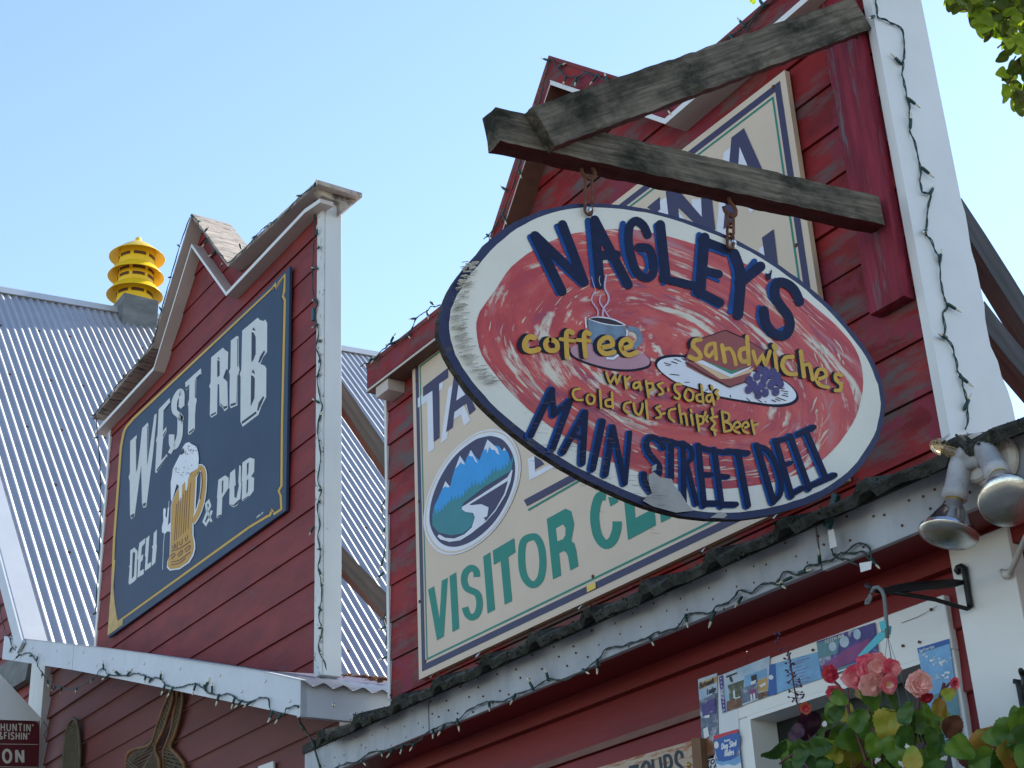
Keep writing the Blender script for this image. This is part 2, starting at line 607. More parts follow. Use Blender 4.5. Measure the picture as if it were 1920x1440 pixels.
def siding(outline, zref, rowh, y, lip, groove=0.004, jag=0.0):
    """horizontal lap boards clipped to an outline of (x, z) points, each board leaning out at its foot"""
    b = MB()
    zlo, zhi = min(p[1] for p in outline), max(p[1] for p in outline)
    k = math.floor((zlo - zref)/rowh)
    while zref + k*rowh < zhi:
        z0, z1 = zref + k*rowh, zref + (k+1)*rowh
        P = clip(outline, z0 + groove, z1)
        k += 1
        if len(P) < 3:
            continue
        lp = lip*(1 + random.uniform(-0.25, 0.35))
        b.poly([(x, y - lp*(z1 - z)/rowh, z) for x, z in P])
        zb = min(p[1] for p in P)
        lo = [p for p in P if abs(p[1] - zb) < 1e-4]
        if len(lo) >= 2:
            xa, xb = min(p[0] for p in lo), max(p[0] for p in lo)
            yf = y - lp*(z1 - zb)/rowh
            b.poly([(xa, yf, zb), (xb, yf, zb), (xb, y + 0.012, zb), (xa, y + 0.012, zb)])
            b.poly([(xa, y + 0.012, zb), (xb, y + 0.012, zb), (xb, y + 0.012, zb - groove - 0.002), (xa, y + 0.012, zb - groove - 0.002)])
    return b


def at_path(path, x):
    for (a, b) in zip(path, path[1:]):
        if a[0] <= x <= b[0]:
            return a[1] + (b[1] - a[1])*(x - a[0])/(b[0] - a[0])
    return path[0][1] if x < path[0][0] else path[-1][1]


def wall_outline(path, xl, xr, zbl, zbr, drop):
    top = [(xl, at_path(path, xl) - drop)] + [(x, z - drop) for x, z in path if xl < x < xr] + [(xr, at_path(path, xr) - drop)]
    return top + [(xr, zbr), (xl, zbl)]


def band(path, dz0, dz1, y0, y1, mats, name, parent, side=1):
    b = MB()
    pts = [(x, y0, z + dz0) for x, z in path] + [(x, y0, z + dz1) for x, z in reversed(path)]
    b.prism(pts, Vector((0, y1 - y0, 0)), 0, side)
    return b.build(name, mats, parent)


def corr(b, e0, e1, y0, y1, period, amp, nseg=8, rows=(0.0, 1.0), mi=0, tri=False, lift=None, tilt=0.0):
    """corrugated sheet between the lower edge point e0 and upper edge point e1 (x, z), running along y"""
    d = Vector((e1[0] - e0[0], 0, e1[1] - e0[1]))
    n = Vector((-d.z, 0, d.x)).normalized()
    if n.z < 0:
        n = -n
    N = int((y1 - y0)/period*nseg)
    vs = []
    for t in rows:
        for i in range(N + 1):
            y = y0 + (y1 - y0)*i/N
            ph = (y/period) % 1.0
            h = amp*(1 - 4*abs(ph - 0.5)) if tri else amp*math.cos(2*math.pi*ph)
            vs.append(Vector((e0[0], y, e0[1] + tilt*(0.35 + 0.65*t)*(y - y0))) + d*t + n*(h + (lift(t, y) if lift else 0)))
    fs = []
    for r in range(len(rows) - 1):
        for i in range(N):
            a = r*(N+1) + i
            fs.append((a, a+1, a+N+2, a+N+1))
    b.add(vs, fs, mi)
    return d, n


# ================================================================== PUB BUILDING (left)
EAVE_X = -1.785


PROFILE = [(-3.40, 1.015), (-3.154, 0.946), (-2.826, 0.848), (-2.591, 0.778), (-2.371, 0.711), (-2.13, 0.635), (-1.922, 0.5714), (-1.779, 0.5225), (-1.6, 0.46)]


def shallow(x):                    # height of the sagging low roof, survey units
    for (a, za), (b_, zb) in zip(PROFILE, PROFILE[1:]):
        if x <= b_:
            return za + (zb - za)*(x - a)/(b_ - a)
    return PROFILE[-1][1]


pub = thing('pub_building', (-8.0, 3.2, 0), 'red clapboard pub with stepped false front and steep corrugated iron roof', 'building')

WR_CAP = [(p.x, p.z) for p in [PY(u, v, 0.97*U) for u, v in ((174, 786), (284, 652), (359, 407), (427, 500), (588, 352), (596, 345))]]
WR_SHELF = [(p.x, p.z) for p in [PY(u, v, 0.975*U) for u, v in ((178, 808), (288, 688), (359, 457), (424, 548), (571, 392), (600, 372))]]
xl, xr = -2.905*U, -1.958*U
out = wall_outline(WR_CAP, xl, xr, (shallow(-2.905) - 0.004)*U + 1.6, (shallow(-1.958) + 0.004)*U + 1.6, 0.012)
out = out[:-1] + [(u_*U, (shallow(u_) - 0.002)*U + 1.6) for u_ in (-2.13, -2.371, -2.591, -2.826)] + out[-1:]
wf = siding(out, 1.321*U + 1.6, 0.0595*U, FY, 0.008, 0.003).build('false_front', m_red, pub)
b = MB()
b.prism([(x, FY + 0.016, z) for x, z in out], Vector((0, 0.06, 0)))
b.build('false_front_backing', m_red, pub)
# corner post: chipped front trim, white end face
b = MB()
zt = PY(592, 372, FY).z
b.box(-1.958*U + 0.001, -1.937*U, FY - 0.022, FY - 0.009, (shallow(-1.95) - 0.002)*U + 1.6, zt, 1)
b.box(-1.955*U, -1.9355*U, FY - 0.0085, FY + 0.085, (shallow(-1.95) - 0.002)*U + 1.6, zt + 0.01, 0)
b.build('corner_post', [m_white, m_white_chip], pub, bevel=0.003)
b = MB()
b.box(-2.915*U, -2.905*U, FY - 0.012, FY + 0.08, (shallow(-2.9) - 0.004)*U + 1.6, at_path(WR_CAP, -2.91*U) - 0.02, 0)
b.build('corner_post', m_white, pub)
cap_ = band(WR_CAP, 0.0, 0.026, 0.97*U, FY + 0.165, [m_oldwood, m_oldwood], 'parapet_cap', pub)
cap_.data.materials.append(m_beige)
for pl in cap_.data.polygons:
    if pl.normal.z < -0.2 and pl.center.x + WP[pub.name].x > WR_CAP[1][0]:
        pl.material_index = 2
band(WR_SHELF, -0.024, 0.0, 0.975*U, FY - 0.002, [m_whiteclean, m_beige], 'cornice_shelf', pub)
# end plate of the cap at the right, splintered plywood
b = MB()
p0 = [PX(u, v, -1.925*U) for u, v in ((594, 353), (640, 362), (668, 374), (666, 380), (637, 402), (637, 380), (604, 366))]
b.prism(p0, Vector((-0.05, 0, 0)))
b.build('cap_end', m_oldwood, pub)

# low roof with corrugated sheets, rake fascia and eave fascia
b = MB()
y0, y1 = 0.885*U, 7.5
xs_ = [EAVE_X + 0.01, -1.922, -2.13, -2.371, -2.591, -2.826, -3.03]
for u0, u1 in zip(xs_, xs_[1:]):
    corr(b, (u0*U, shallow(u0)*U + 1.6 - 0.016), (u1*U, shallow(u1)*U + 1.6 - 0.016), y0, y1, 0.093, 0.012, 6, tri=True)
b.build('low_roof', m_zinc, pub)
b = MB()
xa, xb = -3.154, EAVE_X
BOT = [(-3.145, 0.894), (-2.684, 0.757), (-2.344, 0.651), (-2.077, 0.567), (-1.78, 0.4736)]


def fbot(x):
    for (a, za), (b_, zb) in zip(BOT, BOT[1:]):
        if x <= b_:
            return za + (zb - za)*(x - a)/(b_ - a)
    return BOT[-1][1]


for (u0, u1) in ((xa, -2.705), (-2.703, xb)):
    k_ = 10
    q_ = [u0 + (u1 - u0)*i/k_ for i in range(k_ + 1)]
    b.prism([W(u_, 0.887, shallow(u_) - 0.001) for u_ in q_] + [W(u_, 0.887, fbot(u_)) for u_ in reversed(q_)], Vector((0, 0.03, 0)))
f = b.build('rake_fascia', m_fascia_b, pub)
b = MB()
rnd = random.Random(5)
pts_ = []
for i in range(18):
    x = xa + 0.05 + (xb - xa - 0.08)*i/17
    z = shallow(x) - 0.014 - (0.018 if i % 2 else 0.0) - rnd.random()*0.005
    pts_.append(W(x, 0.887, z))
studs('screw_head', pts_, (0, -1, 0), [(0.007, -0.002), (0.007, 0.003), (0.003, 0.006)], m_bolt, f, 8)
b = MB()
ex = EAVE_X*U
b.box(ex - 0.03, ex, 0.887*U, 5.6, (shallow(EAVE_X) - 0.049)*U + 1.6, (shallow(EAVE_X) - 0.004)*U + 1.6)
f2 = b.build('eave_fascia', m_fascia_b, pub)
pts_ = []
for y, dz in ((2.99, -0.03), (3.16, -0.035), (3.3, -0.028)):
    pts_.append((ex, y, (shallow(EAVE_X) + dz)*U + 1.6))
studs('screw_head', pts_, (1, 0, 0), [(0.008, -0.002), (0.008, 0.003), (0.003, 0.006)], m_bolt, f2, 8)

# front wall below the eaves
wl = [(-10.14, 0.0), (-5.985, 0.0), (-5.985, (shallow(-1.87) - 0.012)*U + 1.6), (-10.14, (shallow(-3.169) - 0.012)*U + 1.6)]
siding(list(reversed(wl)), 0.642*U + 1.6, 0.0475*U, FY, 0.016, 0.003).build('lap_siding', m_red_low, pub)
b = MB()
b.box(-10.44, -10.14, FY - 0.06, FY + 0.05, 0, (shallow(-3.2) - 0.03)*U + 1.6)
b.build('corner_board', m_white, pub, bevel=0.004)
b = MB()
b.box(-6.0, -5.86, FY - 0.03, FY + 0.1, 0, (shallow(-1.87) - 0.03)*U + 1.6)
b.build('corner_board', m_white, pub, bevel=0.004)
b = MB()
b.poly([(-5.88, FY + 0.1, 0), (-5.88, 9.6, 0), (-5.88, 9.6, 3.2), (-5.88, FY + 0.1, 3.2)])
b.build('side_wall', m_red_low, pub)

# steep main roof
BX, BZ, RX, RZ = -3.008, 0.886, -4.33, 2.372
TILT = 0.068
ridge = (RX*U, RZ*U + 1.6)
foot = (BX*U, BZ*U + 1.6)
b = MB()
d, n = corr(b, (foot[0] + 0.02, foot[1] + 0.012), ridge, 0.885*U + 0.13, 10.4, 0.0735, 0.0095, 10, rows=[0, 0.5, 1.0], tilt=TILT)
b.build('main_roof', m_zinc, pub, smooth=True)
pts_ = []
rr = random.Random(3)
for t in (0.05, 0.2, 0.36, 0.52, 0.68, 0.86):
    y = 2.98
    while y < 9.5:
        p = Vector((foot[0], y, foot[1] + TILT*(0.35 + 0.65*t)*(y - 0.885*U - .13))) + d*(t + rr.uniform(-0.004, 0.004)) + n*0.018
        pts_.append(p)
        y += 0.0735*rr.choice((4, 5, 6))
studs('roofing_screw', pts_[:100], n, [(0.012, -0.004), (0.012, 0.003), (0.005, 0.007)], m_rust, pub)
b = MB()                            # lapped flat edge trim along the rake
yy = 0.885*U
vs = [Vector((foot[0] + 0.03, 0, foot[1])) + n*0.013, Vector((ridge[0], 0, ridge[1])) + n*0.013]
b.prism([vs[0] + Vector((0, yy, 0)), vs[1] + Vector((0, yy, 0)), vs[1] + Vector((0, yy + 0.15, 0)), vs[0] + Vector((0, yy + 0.15, 0))], n*0.003)
b.build('edge_flashing', m_zinc_flat, pub)
b = MB()
dn = Vector((0, 0, -0.16))
b.prism([vs[0] + Vector((0, yy - 0.02, 0)), vs[1] + Vector((0, yy - 0.02, 0)), vs[1] + Vector((0, yy - 0.02, 0)) + dn, vs[0] + Vector((-0.10, yy - 0.02, 0.12)) + dn], Vector((0, 0.02, 0)))
b.build('main_rake_fascia', m_fascia_b, pub)
b = MB()                            # far slope and ridge cap
far = (2*ridge[0] - foot[0], foot[1])
corr(b, far, ridge, 0.885*U, 10.4, 0.0735, 0.0095, 4, tilt=TILT)
b.build('main_roof', m_zinc, pub)
b = MB()
rc = Vector((ridge[0], 0.88*U, ridge[1]))
vx = Vector((d.x, 0, d.z)).normalized()
v2 = Vector((-vx.x, 0, vx.z))
prof = [rc - vx*0.08 + n*0.014, rc + Vector((0.03, 0, 0.03)), rc + Vector((0, 0, 0.042)), rc + Vector((-0.03, 0, 0.03)),
        rc - v2*0.08 + Vector((-n.x, 0, n.z))*0.014]
b.prism(prof, Vector((0, 10.45 - 0.88*U, TILT*(10.45 - 0.88*U))))
b.build('ridge_cap', m_zinc_flat, pub)
b = MB()  # dark strip added in the gap under the steep eave, standing for its shade
b.poly([(foot[0] - 0.03, 3.3, foot[1] + 0.02), (foot[0] - 0.03, 10.0, foot[1] + 0.02 + 7*TILT*.35), (foot[0] - 0.03, 10.0, foot[1] - 0.2), (foot[0] - 0.03, 3.3, foot[1] - 0.1)])
b.build('dark_gap_strip', m_red_dark, pub)
# gable end wall under the steep roof
b = MB()
g = [(-17.6, 0.0), (-10.44, 0.0), (-10.44, foot[1] - 0.1 + 0.2), (ridge[0], ridge[1] - 0.12), (far[0], far[1] - 0.1)]
siding(g, 2.0, 0.15, FY + 0.02, 0.014).build('gable_wall', m_red, pub)
b = MB()
pa, pb = PY(62, 1243, FY - 0.03), PY(-40, 1305, FY - 0.03)
b.obox((pa + pb)/2, (pb - pa)/2, Vector((0, 0.03, 0)), Vector((0.05, 0, 0.11)))
b.build('trim_board', m_curb, pub)
# braces holding the false front up from behind
for (q, r_) in (((637, 742), (728, 876)), ((628, 1040), (733, 1150))):
    a = PX(q[0], q[1], -6.36)
    c = PX(r_[0], r_[1], -6.36)
    dd = (c - a)
    plank('brace', a - dd*0.3, a + dd*3.2, 0.05, 0.09, (0, 0, 1), [m_brace], pub, 0.003)

# leaf litter washed onto the low roof
b = MB()
rl = random.Random(8)
for i in range(230):
    yv = rl.uniform(3.4, 5.4)
    x = rl.gauss(-1.93, 0.05) if rl.random() < .7 else rl.uniform(-2.2, EAVE_X)
    c = W(x, yv/U, shallow(x)) + Vector((0, 0, 0.004 + rl.random()*0.02))
    a = rl.uniform(0, 6.28)
    s_ = rl.uniform(0.012, 0.028)
    e1 = Vector((math.cos(a), math.sin(a), rl.uniform(-.4, .4)))*s_
    e2 = Vector((-math.sin(a), math.cos(a), rl.uniform(-.5, .5)))*s_*0.6
    b.add([c - e1, c + e2, c + e1, c - e2], [(0, 1, 2, 3)])
tag(b.build('leaf_litter', mat('dry brown leaves', (0.17, 0.07, 0.03), 0.8, var=0.5, scale=20)),
    'dry brown leaves caught on the sunlit low roof', 'leaves', kind='stuff')

# ================================================================== STORE (right)
store = thing('store_building', (-3.5, 3.2, 0), 'peeling dark red store with stepped false front and mossy porch roof', 'building')
NG_CAP = [(p.x, p.z) for p in [W(x, 0.97, z) for x, z in ((-1.752, 0.976), (-1.456, 0.974), (-1.27, 1.204), (-1.066, 1.021), (-0.757, 1.028))]]
NG_SHELF = [(x, z - 0.112) for x, z in NG_CAP[:-1]] + [(NG_CAP[-1][0], NG_CAP[-1][1] - 0.092)]
xl, xr = -1.744*U, -0.785*U
out = wall_outline(NG_CAP, xl, xr, 3.0, 3.0, 0.01)
siding(out, 0.910*U + 1.6, 0.0515*U, FY, 0.008, 0.0035).build('false_front', m_red_peel, store)
b = MB()
b.prism([(x, FY + 0.016, z) for x, z in out], Vector((0, 0.195, 0)))
b.build('false_front_backing', m_red, store)
# white corner post with a ragged back edge
b = MB()
zt, zb_ = 1.0*U + 1.6, 3.0
N = 40
fr, bk = [], []
rj = random.Random(4)
for i in range(N + 1):
    z = zb_ + (zt - zb_)*i/N
    fr.append((xr + 0.006, FY - 0.014, z))
    jag = (rj.random()*0.012 if z < 4.0 else 0.002)
    wd = 0.249 if z > 3.5 else 0.287
    bk.append((xr + 0.006, FY - 0.014 + wd + jag - (0.02 if 3.42 < z < 3.5 else 0), z))
b.prism(fr + list(reversed(bk)), Vector((-0.03, 0, 0)))
b.build('corner_post', m_whiteclean, store)
b = MB()
b.box(xl - 0.02, xl, FY - 0.012, FY + 0.2, 3.0, at_path(NG_CAP, xl) - 0.08)
b.build('corner_post', m_white, store)
band(NG_CAP, -0.1, 0.0, 0.97*U, FY - 0.002, [m_red_peel, m_red], 'cornice_fascia', store)
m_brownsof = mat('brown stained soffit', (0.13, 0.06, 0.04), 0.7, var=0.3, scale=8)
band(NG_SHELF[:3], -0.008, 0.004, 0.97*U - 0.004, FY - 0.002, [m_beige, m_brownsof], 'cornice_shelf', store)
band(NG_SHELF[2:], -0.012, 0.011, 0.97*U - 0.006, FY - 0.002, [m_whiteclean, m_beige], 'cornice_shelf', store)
band(NG_CAP, 0.001, 0.022, 0.97*U - 0.004, FY + 0.3, [m_red, m_oldwood], 'parapet_cap', store)
b = MB()                            # shelf's stub end block at the left
p = PY(715, 720, 0.972*U)
b.box(p.x - 0.05, p.x + 0.06, 0.972*U, FY - 0.003, p.z - 0.05, p.z + 0.02)
b.build('cornice_block', m_beige, store)

# back braces at the right
for (q, r_) in (((1805, 432), (1920, 612)), ((1842, 612), (1920, 706))):
    a = PX(q[0], q[1], -2.57)
    c = PX(r_[0], r_[1], -2.57)
    dd = (c - a)
    plank('brace', a - dd*0.25, a + dd*9, 0.06, 0.09, (0, 0, 1), [m_dkbrace], store, 0.003)

# porch roof: ribbed sheets, moss, fascia
EY, EZ = 2.88, 0.4445*U + 1.6
b = MB()
X0, X1 = -5.66, 1.2
prof = []
x = X0
RIB = 0.305
k = 0
while x < X1:
    for dx, h in ((0, 0), (0.02, 0.026), (0.055, 0.026), (0.075, 0), (0.16, 0.006), (0.24, 0)):
        prof.append((x + dx, h))
    x += RIB
n_ = len(prof)
vs = []
for j, (yv, zz) in enumerate(((EY, EZ - 0.012), (EY + 0.01, EZ), (3.04, EZ + 0.045), (FY - 0.012, EZ + 0.09))):
    for i, (px_, h) in enumerate(prof):
        wob = noise.noise(Vector((px_*3, j*7.1, 2)))*0.008
        curl = (noise.noise(Vector((px_*2.2, 5, 1)))*0.035 if j < 2 else 0)
        vs.append((px_, yv + curl*0.5, zz + h + wob + curl*0.3))
fs = [(j*n_ + i, j*n_ + i + 1, (j+1)*n_ + i + 1, (j+1)*n_ + i) for j in range(3) for i in range(n_ - 1)]
b.add(vs, fs)
for i in range(n_ - 1):             # turned-down drip edge gives the sheet thickness
    a, c = Vector(vs[i]), Vector(vs[i+1])
    dz = Vector((0, 0.012, -0.02 - 0.012*abs(noise.noise(Vector((a.x*9, 3, 3))))))
    dz2 = Vector((0, 0.012, -0.02 - 0.012*abs(noise.noise(Vector((c.x*9, 3, 3))))))
    b.poly([a, c, c + dz2, a + dz])
    b.poly([a + dz, c + dz2, (c.x, 2.97, 0.452*U + 1.6 - 0.004), (a.x, 2.97, 0.452*U + 1.6 - 0.004)])
roof = b.build('porch_roof', m_moss, store)
b = MB()                            # moss and needles along the edge
rm = random.Random(2)
for i in range(2600):
    x = rm.uniform(X0, -1.0)
    ph = ((x - X0) % RIB)/RIB
    dens = 0.35 + 0.65*max(0, noise.noise(Vector((x*2.2, 8, 0))) + 0.3)
    if rm.random() > dens:
        continue
    hh = 0.026 if ph < 0.25 else 0.0
    c = Vector((x, EY + rm.uniform(-0.012, 0.03), EZ + hh - rm.uniform(0.0, 0.034) + (0.005 if hh else 0)))
    s_ = rm.uniform(0.003, 0.009)
    e = [Vector((rm.gauss(0, 1), rm.gauss(0, 1), rm.gauss(0, 1))).normalized()*s_ for _ in range(3)]
    b.add([c - e[0], c + e[0], c + e[1], c + e[2]], [(0, 1, 2), (0, 2, 3), (0, 3, 1), (1, 3, 2)])
tag(b.build('edge_moss', mat('dark moss tufts', (0.05, 0.055, 0.035), 0.95, var=0.6, scale=30), roof), kind='stuff')
b = MB()                            # bent bright metal corners catching the sky
for i, xx in enumerate([X0 + RIB*k_ + 0.02 for k_ in range(1, 14)]):
    if rm.random() < 0.6:
        c = Vector((xx, EY - 0.008, EZ + 0.03))
        s_ = rm.uniform(0.25, 0.6)
        b.add([c, c + Vector((0.05*s_, 0.0, 0.004)), c + Vector((0.04*s_, -0.012, -0.012)), c + Vector((0.0, -0.006, -0.018*s_))], [(0, 1, 2, 3)])
b.build('bent_sheet_corners', m_zinc_flat, roof)
FYF = 2.962
fz0, fz1 = 0.4045*U + 1.6, 0.452*U + 1.6
b = MB()
xs = [-5.915, -4.9, -3.86, -2.83, -1.8, -0.5, 1.2]
for i, (xa, xb) in enumerate(zip(xs, xs[1:])):
    jz = [0.0, -0.006, 0.002, -0.004, 0.004, 0][i]
    b.box(xa, xb - 0.003, FYF + (0.003 if i % 2 else 0), FYF + 0.022, fz0 + jz, fz1)
fas = b.build('porch_fascia', m_fascia, store, bevel=0.002)
pts_ = []
for i in range(100):
    x = -5.85 + i*0.038 + rm.uniform(-0.02, 0.02)
    z = fz0 + (0.022, 0.10, 0.06)[i % 3] + rm.uniform(-0.02, 0.02)
    pts_.append((x, FYF + 0.001, z))
studs('rusty_nail_head', pts_, (0, -1, 0), [(0.0036, -0.002), (0.0036, 0.0015), (0.0015, 0.003)], m_rust, fas)
b = MB()
b.box(-5.915, 1.2, FYF - 0.012, FYF - 0.0005, fz1 - 0.03, fz1 + 0.006)
b.build('drip_strip', m_moss, store)
b = MB()
b.box(-5.9, 1.2, FYF + 0.0225, FY + 0.02, fz0 + 0.012, fz0 + 0.03)
b.build('soffit', m_red_dark, store)
# wall below the porch roof
lo = [(-5.57, 0.0), (1.2, 0.0), (1.2, fz0 + 0.02), (-5.57, fz0 + 0.02)]
wx0, wx1, wz1, wz0 = PY(1400, 1337, FY - 0.03).x, PY(1771, 1130, FY - 0.028).x - 0.05, 0.3255*U + 1.6, 1.25
cxr = wx1 + 0.05
ptsA = [(-5.57, 0.0), (wx0, 0.0), (wx0, fz0 + 0.02), (-5.57, fz0 + 0.02)]
ptsB = [(wx0, wz1 + 0.0), (1.2, wz1), (1.2, fz0 + 0.02), (wx0, fz0 + 0.02)]
ptsC = [(wx1, 0.0), (1.2, 0.0), (1.2, wz1), (wx1, wz1)]
ptsD = [(wx0, 0.0), (wx1, 0.0), (wx1, wz0), (wx0, wz0)]
b = MB()
for P in (ptsA, ptsB, ptsC, ptsD):
    q = siding(list(reversed(P)), 0.4 * U + 1.6 - 0.02, 0.168, FY, 0.012, 0.005)
    b.add(q.v, q.f)
b.build('lap_siding', m_red_dark, store)
b = MB()                            # weathered bevel at the foot of each board
m_bevel = mat('worn board edge', (0.17, 0.085, 0.07), 0.7, var=0.2, scale=8, stretch=(1, 1, 4))
for k in range(4):
    z = 0.4*U + 1.6 - 0.02 - 0.168*k + 0.004
    xe = 1.2 if z > wz1 + .06 else wx0 - 0.2
    b.poly([(-5.57, FY - 0.0145, z), (xe, FY - 0.0145, z), (xe, FY - 0.0135, z + 0.022), (-5.57, FY - 0.0135, z + 0.022)])
b.build('board_edges', m_bevel, store)
b = MB()
b.box(-5.58, -5.56, FY, 9.0, 0, 3.0)
b.build('side_wall', m_red_dark, store)
b = MB()
b.box(-5.5, 1.2, FY + 0.3, 9.0, 2.9, 2.95)
b.build('flat_roof', m_moss, store)
# frieze board and white pilaster
b = MB()
b.box(-5.57, 1.2, FY - 0.035, FY - 0.001, fz0 - 0.045, fz0 + 0.011)
b.build('frieze', m_red_dark, store)
pxl, pxr = PY(1780, 1044, FY - 0.05).x, PY(1889, 1003, FY - 0.05).x
b = MB()
b.box(pxl, pxr, FY - 0.05, FY - 0.001, 0.0, fz0 - 0.0)
b.build('pilaster', m_whiteclean, store, bevel=0.003)
# window: casing, jambs, glass
win = MB()
cy = FY - 0.028
z_t = 0.3715*U + 1.6
cxl = PY(1322, 1275, cy).x
win.box(cxl, cxr, cy, FY - 0.001, wz1, z_t)
win.box(cxl, wx0, cy + 0.002, FY - 0.001, wz0, wz1)
win.box(wx1, cxr, cy + 0.002, FY - 0.001, wz0, wz1)
wn = win.build('window', m_whiteclean, store, bevel=0.004)
b = MB()
b.box(wx0, wx0 + 0.012, FY - 0.03, FY + 0.09, wz0, wz1)
b.box(wx1 - 0.012, wx1, FY - 0.03, FY + 0.09, wz0, wz1)
b.box(wx0 + 0.012, wx1 - 0.012, FY - 0.03, FY + 0.09, wz1 - 0.012, wz1)
b.build('jamb', m_whiteclean, wn)
b = MB()
b.poly([(wx0 + 0.012, FY + 0.075, wz0), (wx1 - 0.012, FY + 0.075, wz0), (wx1 - 0.012, FY + 0.075, wz1 - 0.012), (wx0 + 0.012, FY + 0.075, wz1 - 0.012)])
b.build('pane', m_interior, wn)

# ================================================================== SIGN OF THE PUB
def rect_board(name, x0, x1, z0, z1, y0, y1, m, parent, bevel=0.003, edge=None):
    b = MB()
    b.box(x0, x1, y0, y1, z0, z1)
    return b.build(name, m, parent, bevel=bevel)


WS_Y = FY - 0.030
tl, tr_, br, bl = PY(229, 804, WS_Y), PY(540, 504, WS_Y), PY(539, 961, WS_Y), PY(203, 1191, WS_Y)
x0, x1, z1, z0 = (tl.x + bl.x)/2, (tr_.x + br.x)/2, (tl.z + tr_.z)/2, (bl.z + br.z)/2
m_navy = flat('navy sign board', (0.028, 0.052, 0.096), 0.55, var=0.14, scale=3, bump=0.05)
m_gold = flat('gold sign paint', (0.55, 0.33, 0.04), 0.5)
m_cream = flat('pale sign lettering', (0.58, 0.60, 0.58), 0.5, var=0.05)
m_ink = flat('dark outline paint', (0.018, 0.02, 0.04), 0.5)
m_ale = flat('amber beer paint', (0.52, 0.27, 0.035), 0.5)
m_aleline = flat('brown line paint', (0.16, 0.07, 0.02), 0.5)
m_foam = flat('white foam paint', (0.70, 0.72, 0.74), 0.5)
m_stain = flat('rust stained gold', (0.50, 0.34, 0.13), 0.6, var=0.3)
ws = thing('pub_sign', (0.5*(x0+x1), WS_Y, z0), 'navy deli and pub sign with painted beer mug and gold border', 'sign', 'big signs on the false fronts')
rect_board('board', x0, x1, z0, z1, WS_Y, FY - 0.013, m_navy, ws)
A1, A2, A3 = TR(220, 560, 6.0), TR(200, 780, 5.647), TR(190, 930, 5.333)
Z1, Z2 = TR(0, 380, 2.6667), TR(0, 900, 2.6667)
pfw = lambda u, v, o: PY(u, v, WS_Y - o)
a = Art(pfw)
bord = Z1([(622, 1140), (632, 1120), (668, 1078), (1362, 428), (1376, 408), (1380, 425), (1396, 398), (1424, 362), (1421, 440), (1413, 466), (1424, 486)]) + \
    A2([(1856, 60), (1850, 740), (1822, 785), (1826, 815), (1842, 845), (1848, 985), (1775, 1035), (1748, 1000), (1728, 1050)]) + \
    A3([(1655, 205), (1480, 310), (150, 1268), (104, 1330), (96, 1200)]) + A2([(78, 1300), (150, 330), (175, 195)])
a.ribbon(bord, 4.2, 0, closed=True)
ctr = (380, 850)
a.layer()
a.ribbon([(p[0] + (ctr[0]-p[0])*0.022, p[1] + (ctr[1]-p[1])*0.016) for p in bord], 1.3, 1, closed=True)
a.layer()
a.poly(A3([(60, 1395), (100, 880), (118, 880), (135, 1080), (165, 1260), (215, 1215), (210, 1290)]), 2)
a.poly(A3([(128, 640), (140, 640), (120, 900), (96, 1000), (100, 880)]), 2)
a.build('border', [m_gold, m_ink, m_stain], ws)

a = Art(pfw)
L = []
L.append((A1([(1405, 360), (1580, 213), (1600, 238), (1640, 252), (1665, 235), (1686, 275), (1685, 600), (1640, 660), (1610, 735), (1660, 755), (1677, 785), (1675, 1110), (1620, 1210), (1588, 1305), (1410, 1440), (1385, 1385), (1387, 880), (1376, 850), (1395, 800)]),
          [A1([(1510, 372), (1535, 385), (1556, 430), (1556, 620), (1530, 690), (1508, 716)]), A1([(1514, 350), (1535, 322), (1556, 362)]),
           A1([(1504, 862), (1530, 870), (1546, 900), (1542, 1120), (1500, 1212)]), A1([(1508, 825), (1530, 795), (1550, 850)]),
           A1([(1398, 1385), (1560, 1266), (1566, 1292), (1402, 1412)]), A1([(1585, 715), (1605, 650), (1650, 580), (1662, 600), (1602, 722)]), A1([(1572, 1255), (1590, 1170), (1640, 1095), (1652, 1112), (1585, 1265)])]))
L.append((A1([(1277, 472), (1345, 418), (1365, 430), (1366, 740), (1374, 800), (1358, 870), (1352, 1200), (1275, 1232), (1262, 1200), (1265, 850), (1254, 825), (1272, 780)]),
          [A1([(1350, 450), (1358, 446), (1358, 760), (1350, 770)]), A1([(1270, 1186), (1330, 1168), (1335, 1190), (1278, 1212)]), A1([(1349, 860), (1354, 850), (1346, 1180), (1340, 1180)])]))
L.append((A1([(1055, 662), (1188, 550), (1215, 580), (1247, 600), (1243, 790), (1192, 890), (1237, 935), (1245, 1235), (1205, 1267), (1190, 1235), (1150, 1195), (1146, 960), (1128, 965), (1122, 1300), (1058, 1340), (1040, 1310), (1046, 1015), (1032, 985), (1050, 940)]),
          [A1([(1124, 690), (1150, 700), (1150, 862), (1124, 885)]), A1([(1126, 676), (1138, 655), (1154, 688)]), A1([(1048, 1305), (1105, 1275), (1110, 1290), (1055, 1322)]),
           A1([(1190, 890), (1225, 790), (1234, 800), (1200, 895)]), A1([(1188, 1215), (1235, 1205), (1236, 1222), (1200, 1245)]), A1([(1150, 1180), (1165, 1182), (1190, 1210), (1186, 1222)])]))
L.append((A1([(762, 945), (940, 783), (946, 850), (888, 905), (884, 1110), (894, 1140), (882, 1200)]) + A2([(935, 0), (935, 130), (925, 155), (880, 200), (860, 190), (866, 0)]) + A1([(800, 1210), (792, 1190), (808, 1130), (810, 985), (775, 1035)]),
          [A1([(770, 1000), (808, 965), (808, 982), (775, 1025)]), A1([(884, 890), (936, 842), (938, 860), (888, 905)]), A1([(874, 915), (880, 905), (880, 1110), (872, 1120)]), A2([(868, 172), (922, 128), (924, 145), (874, 188)])]))
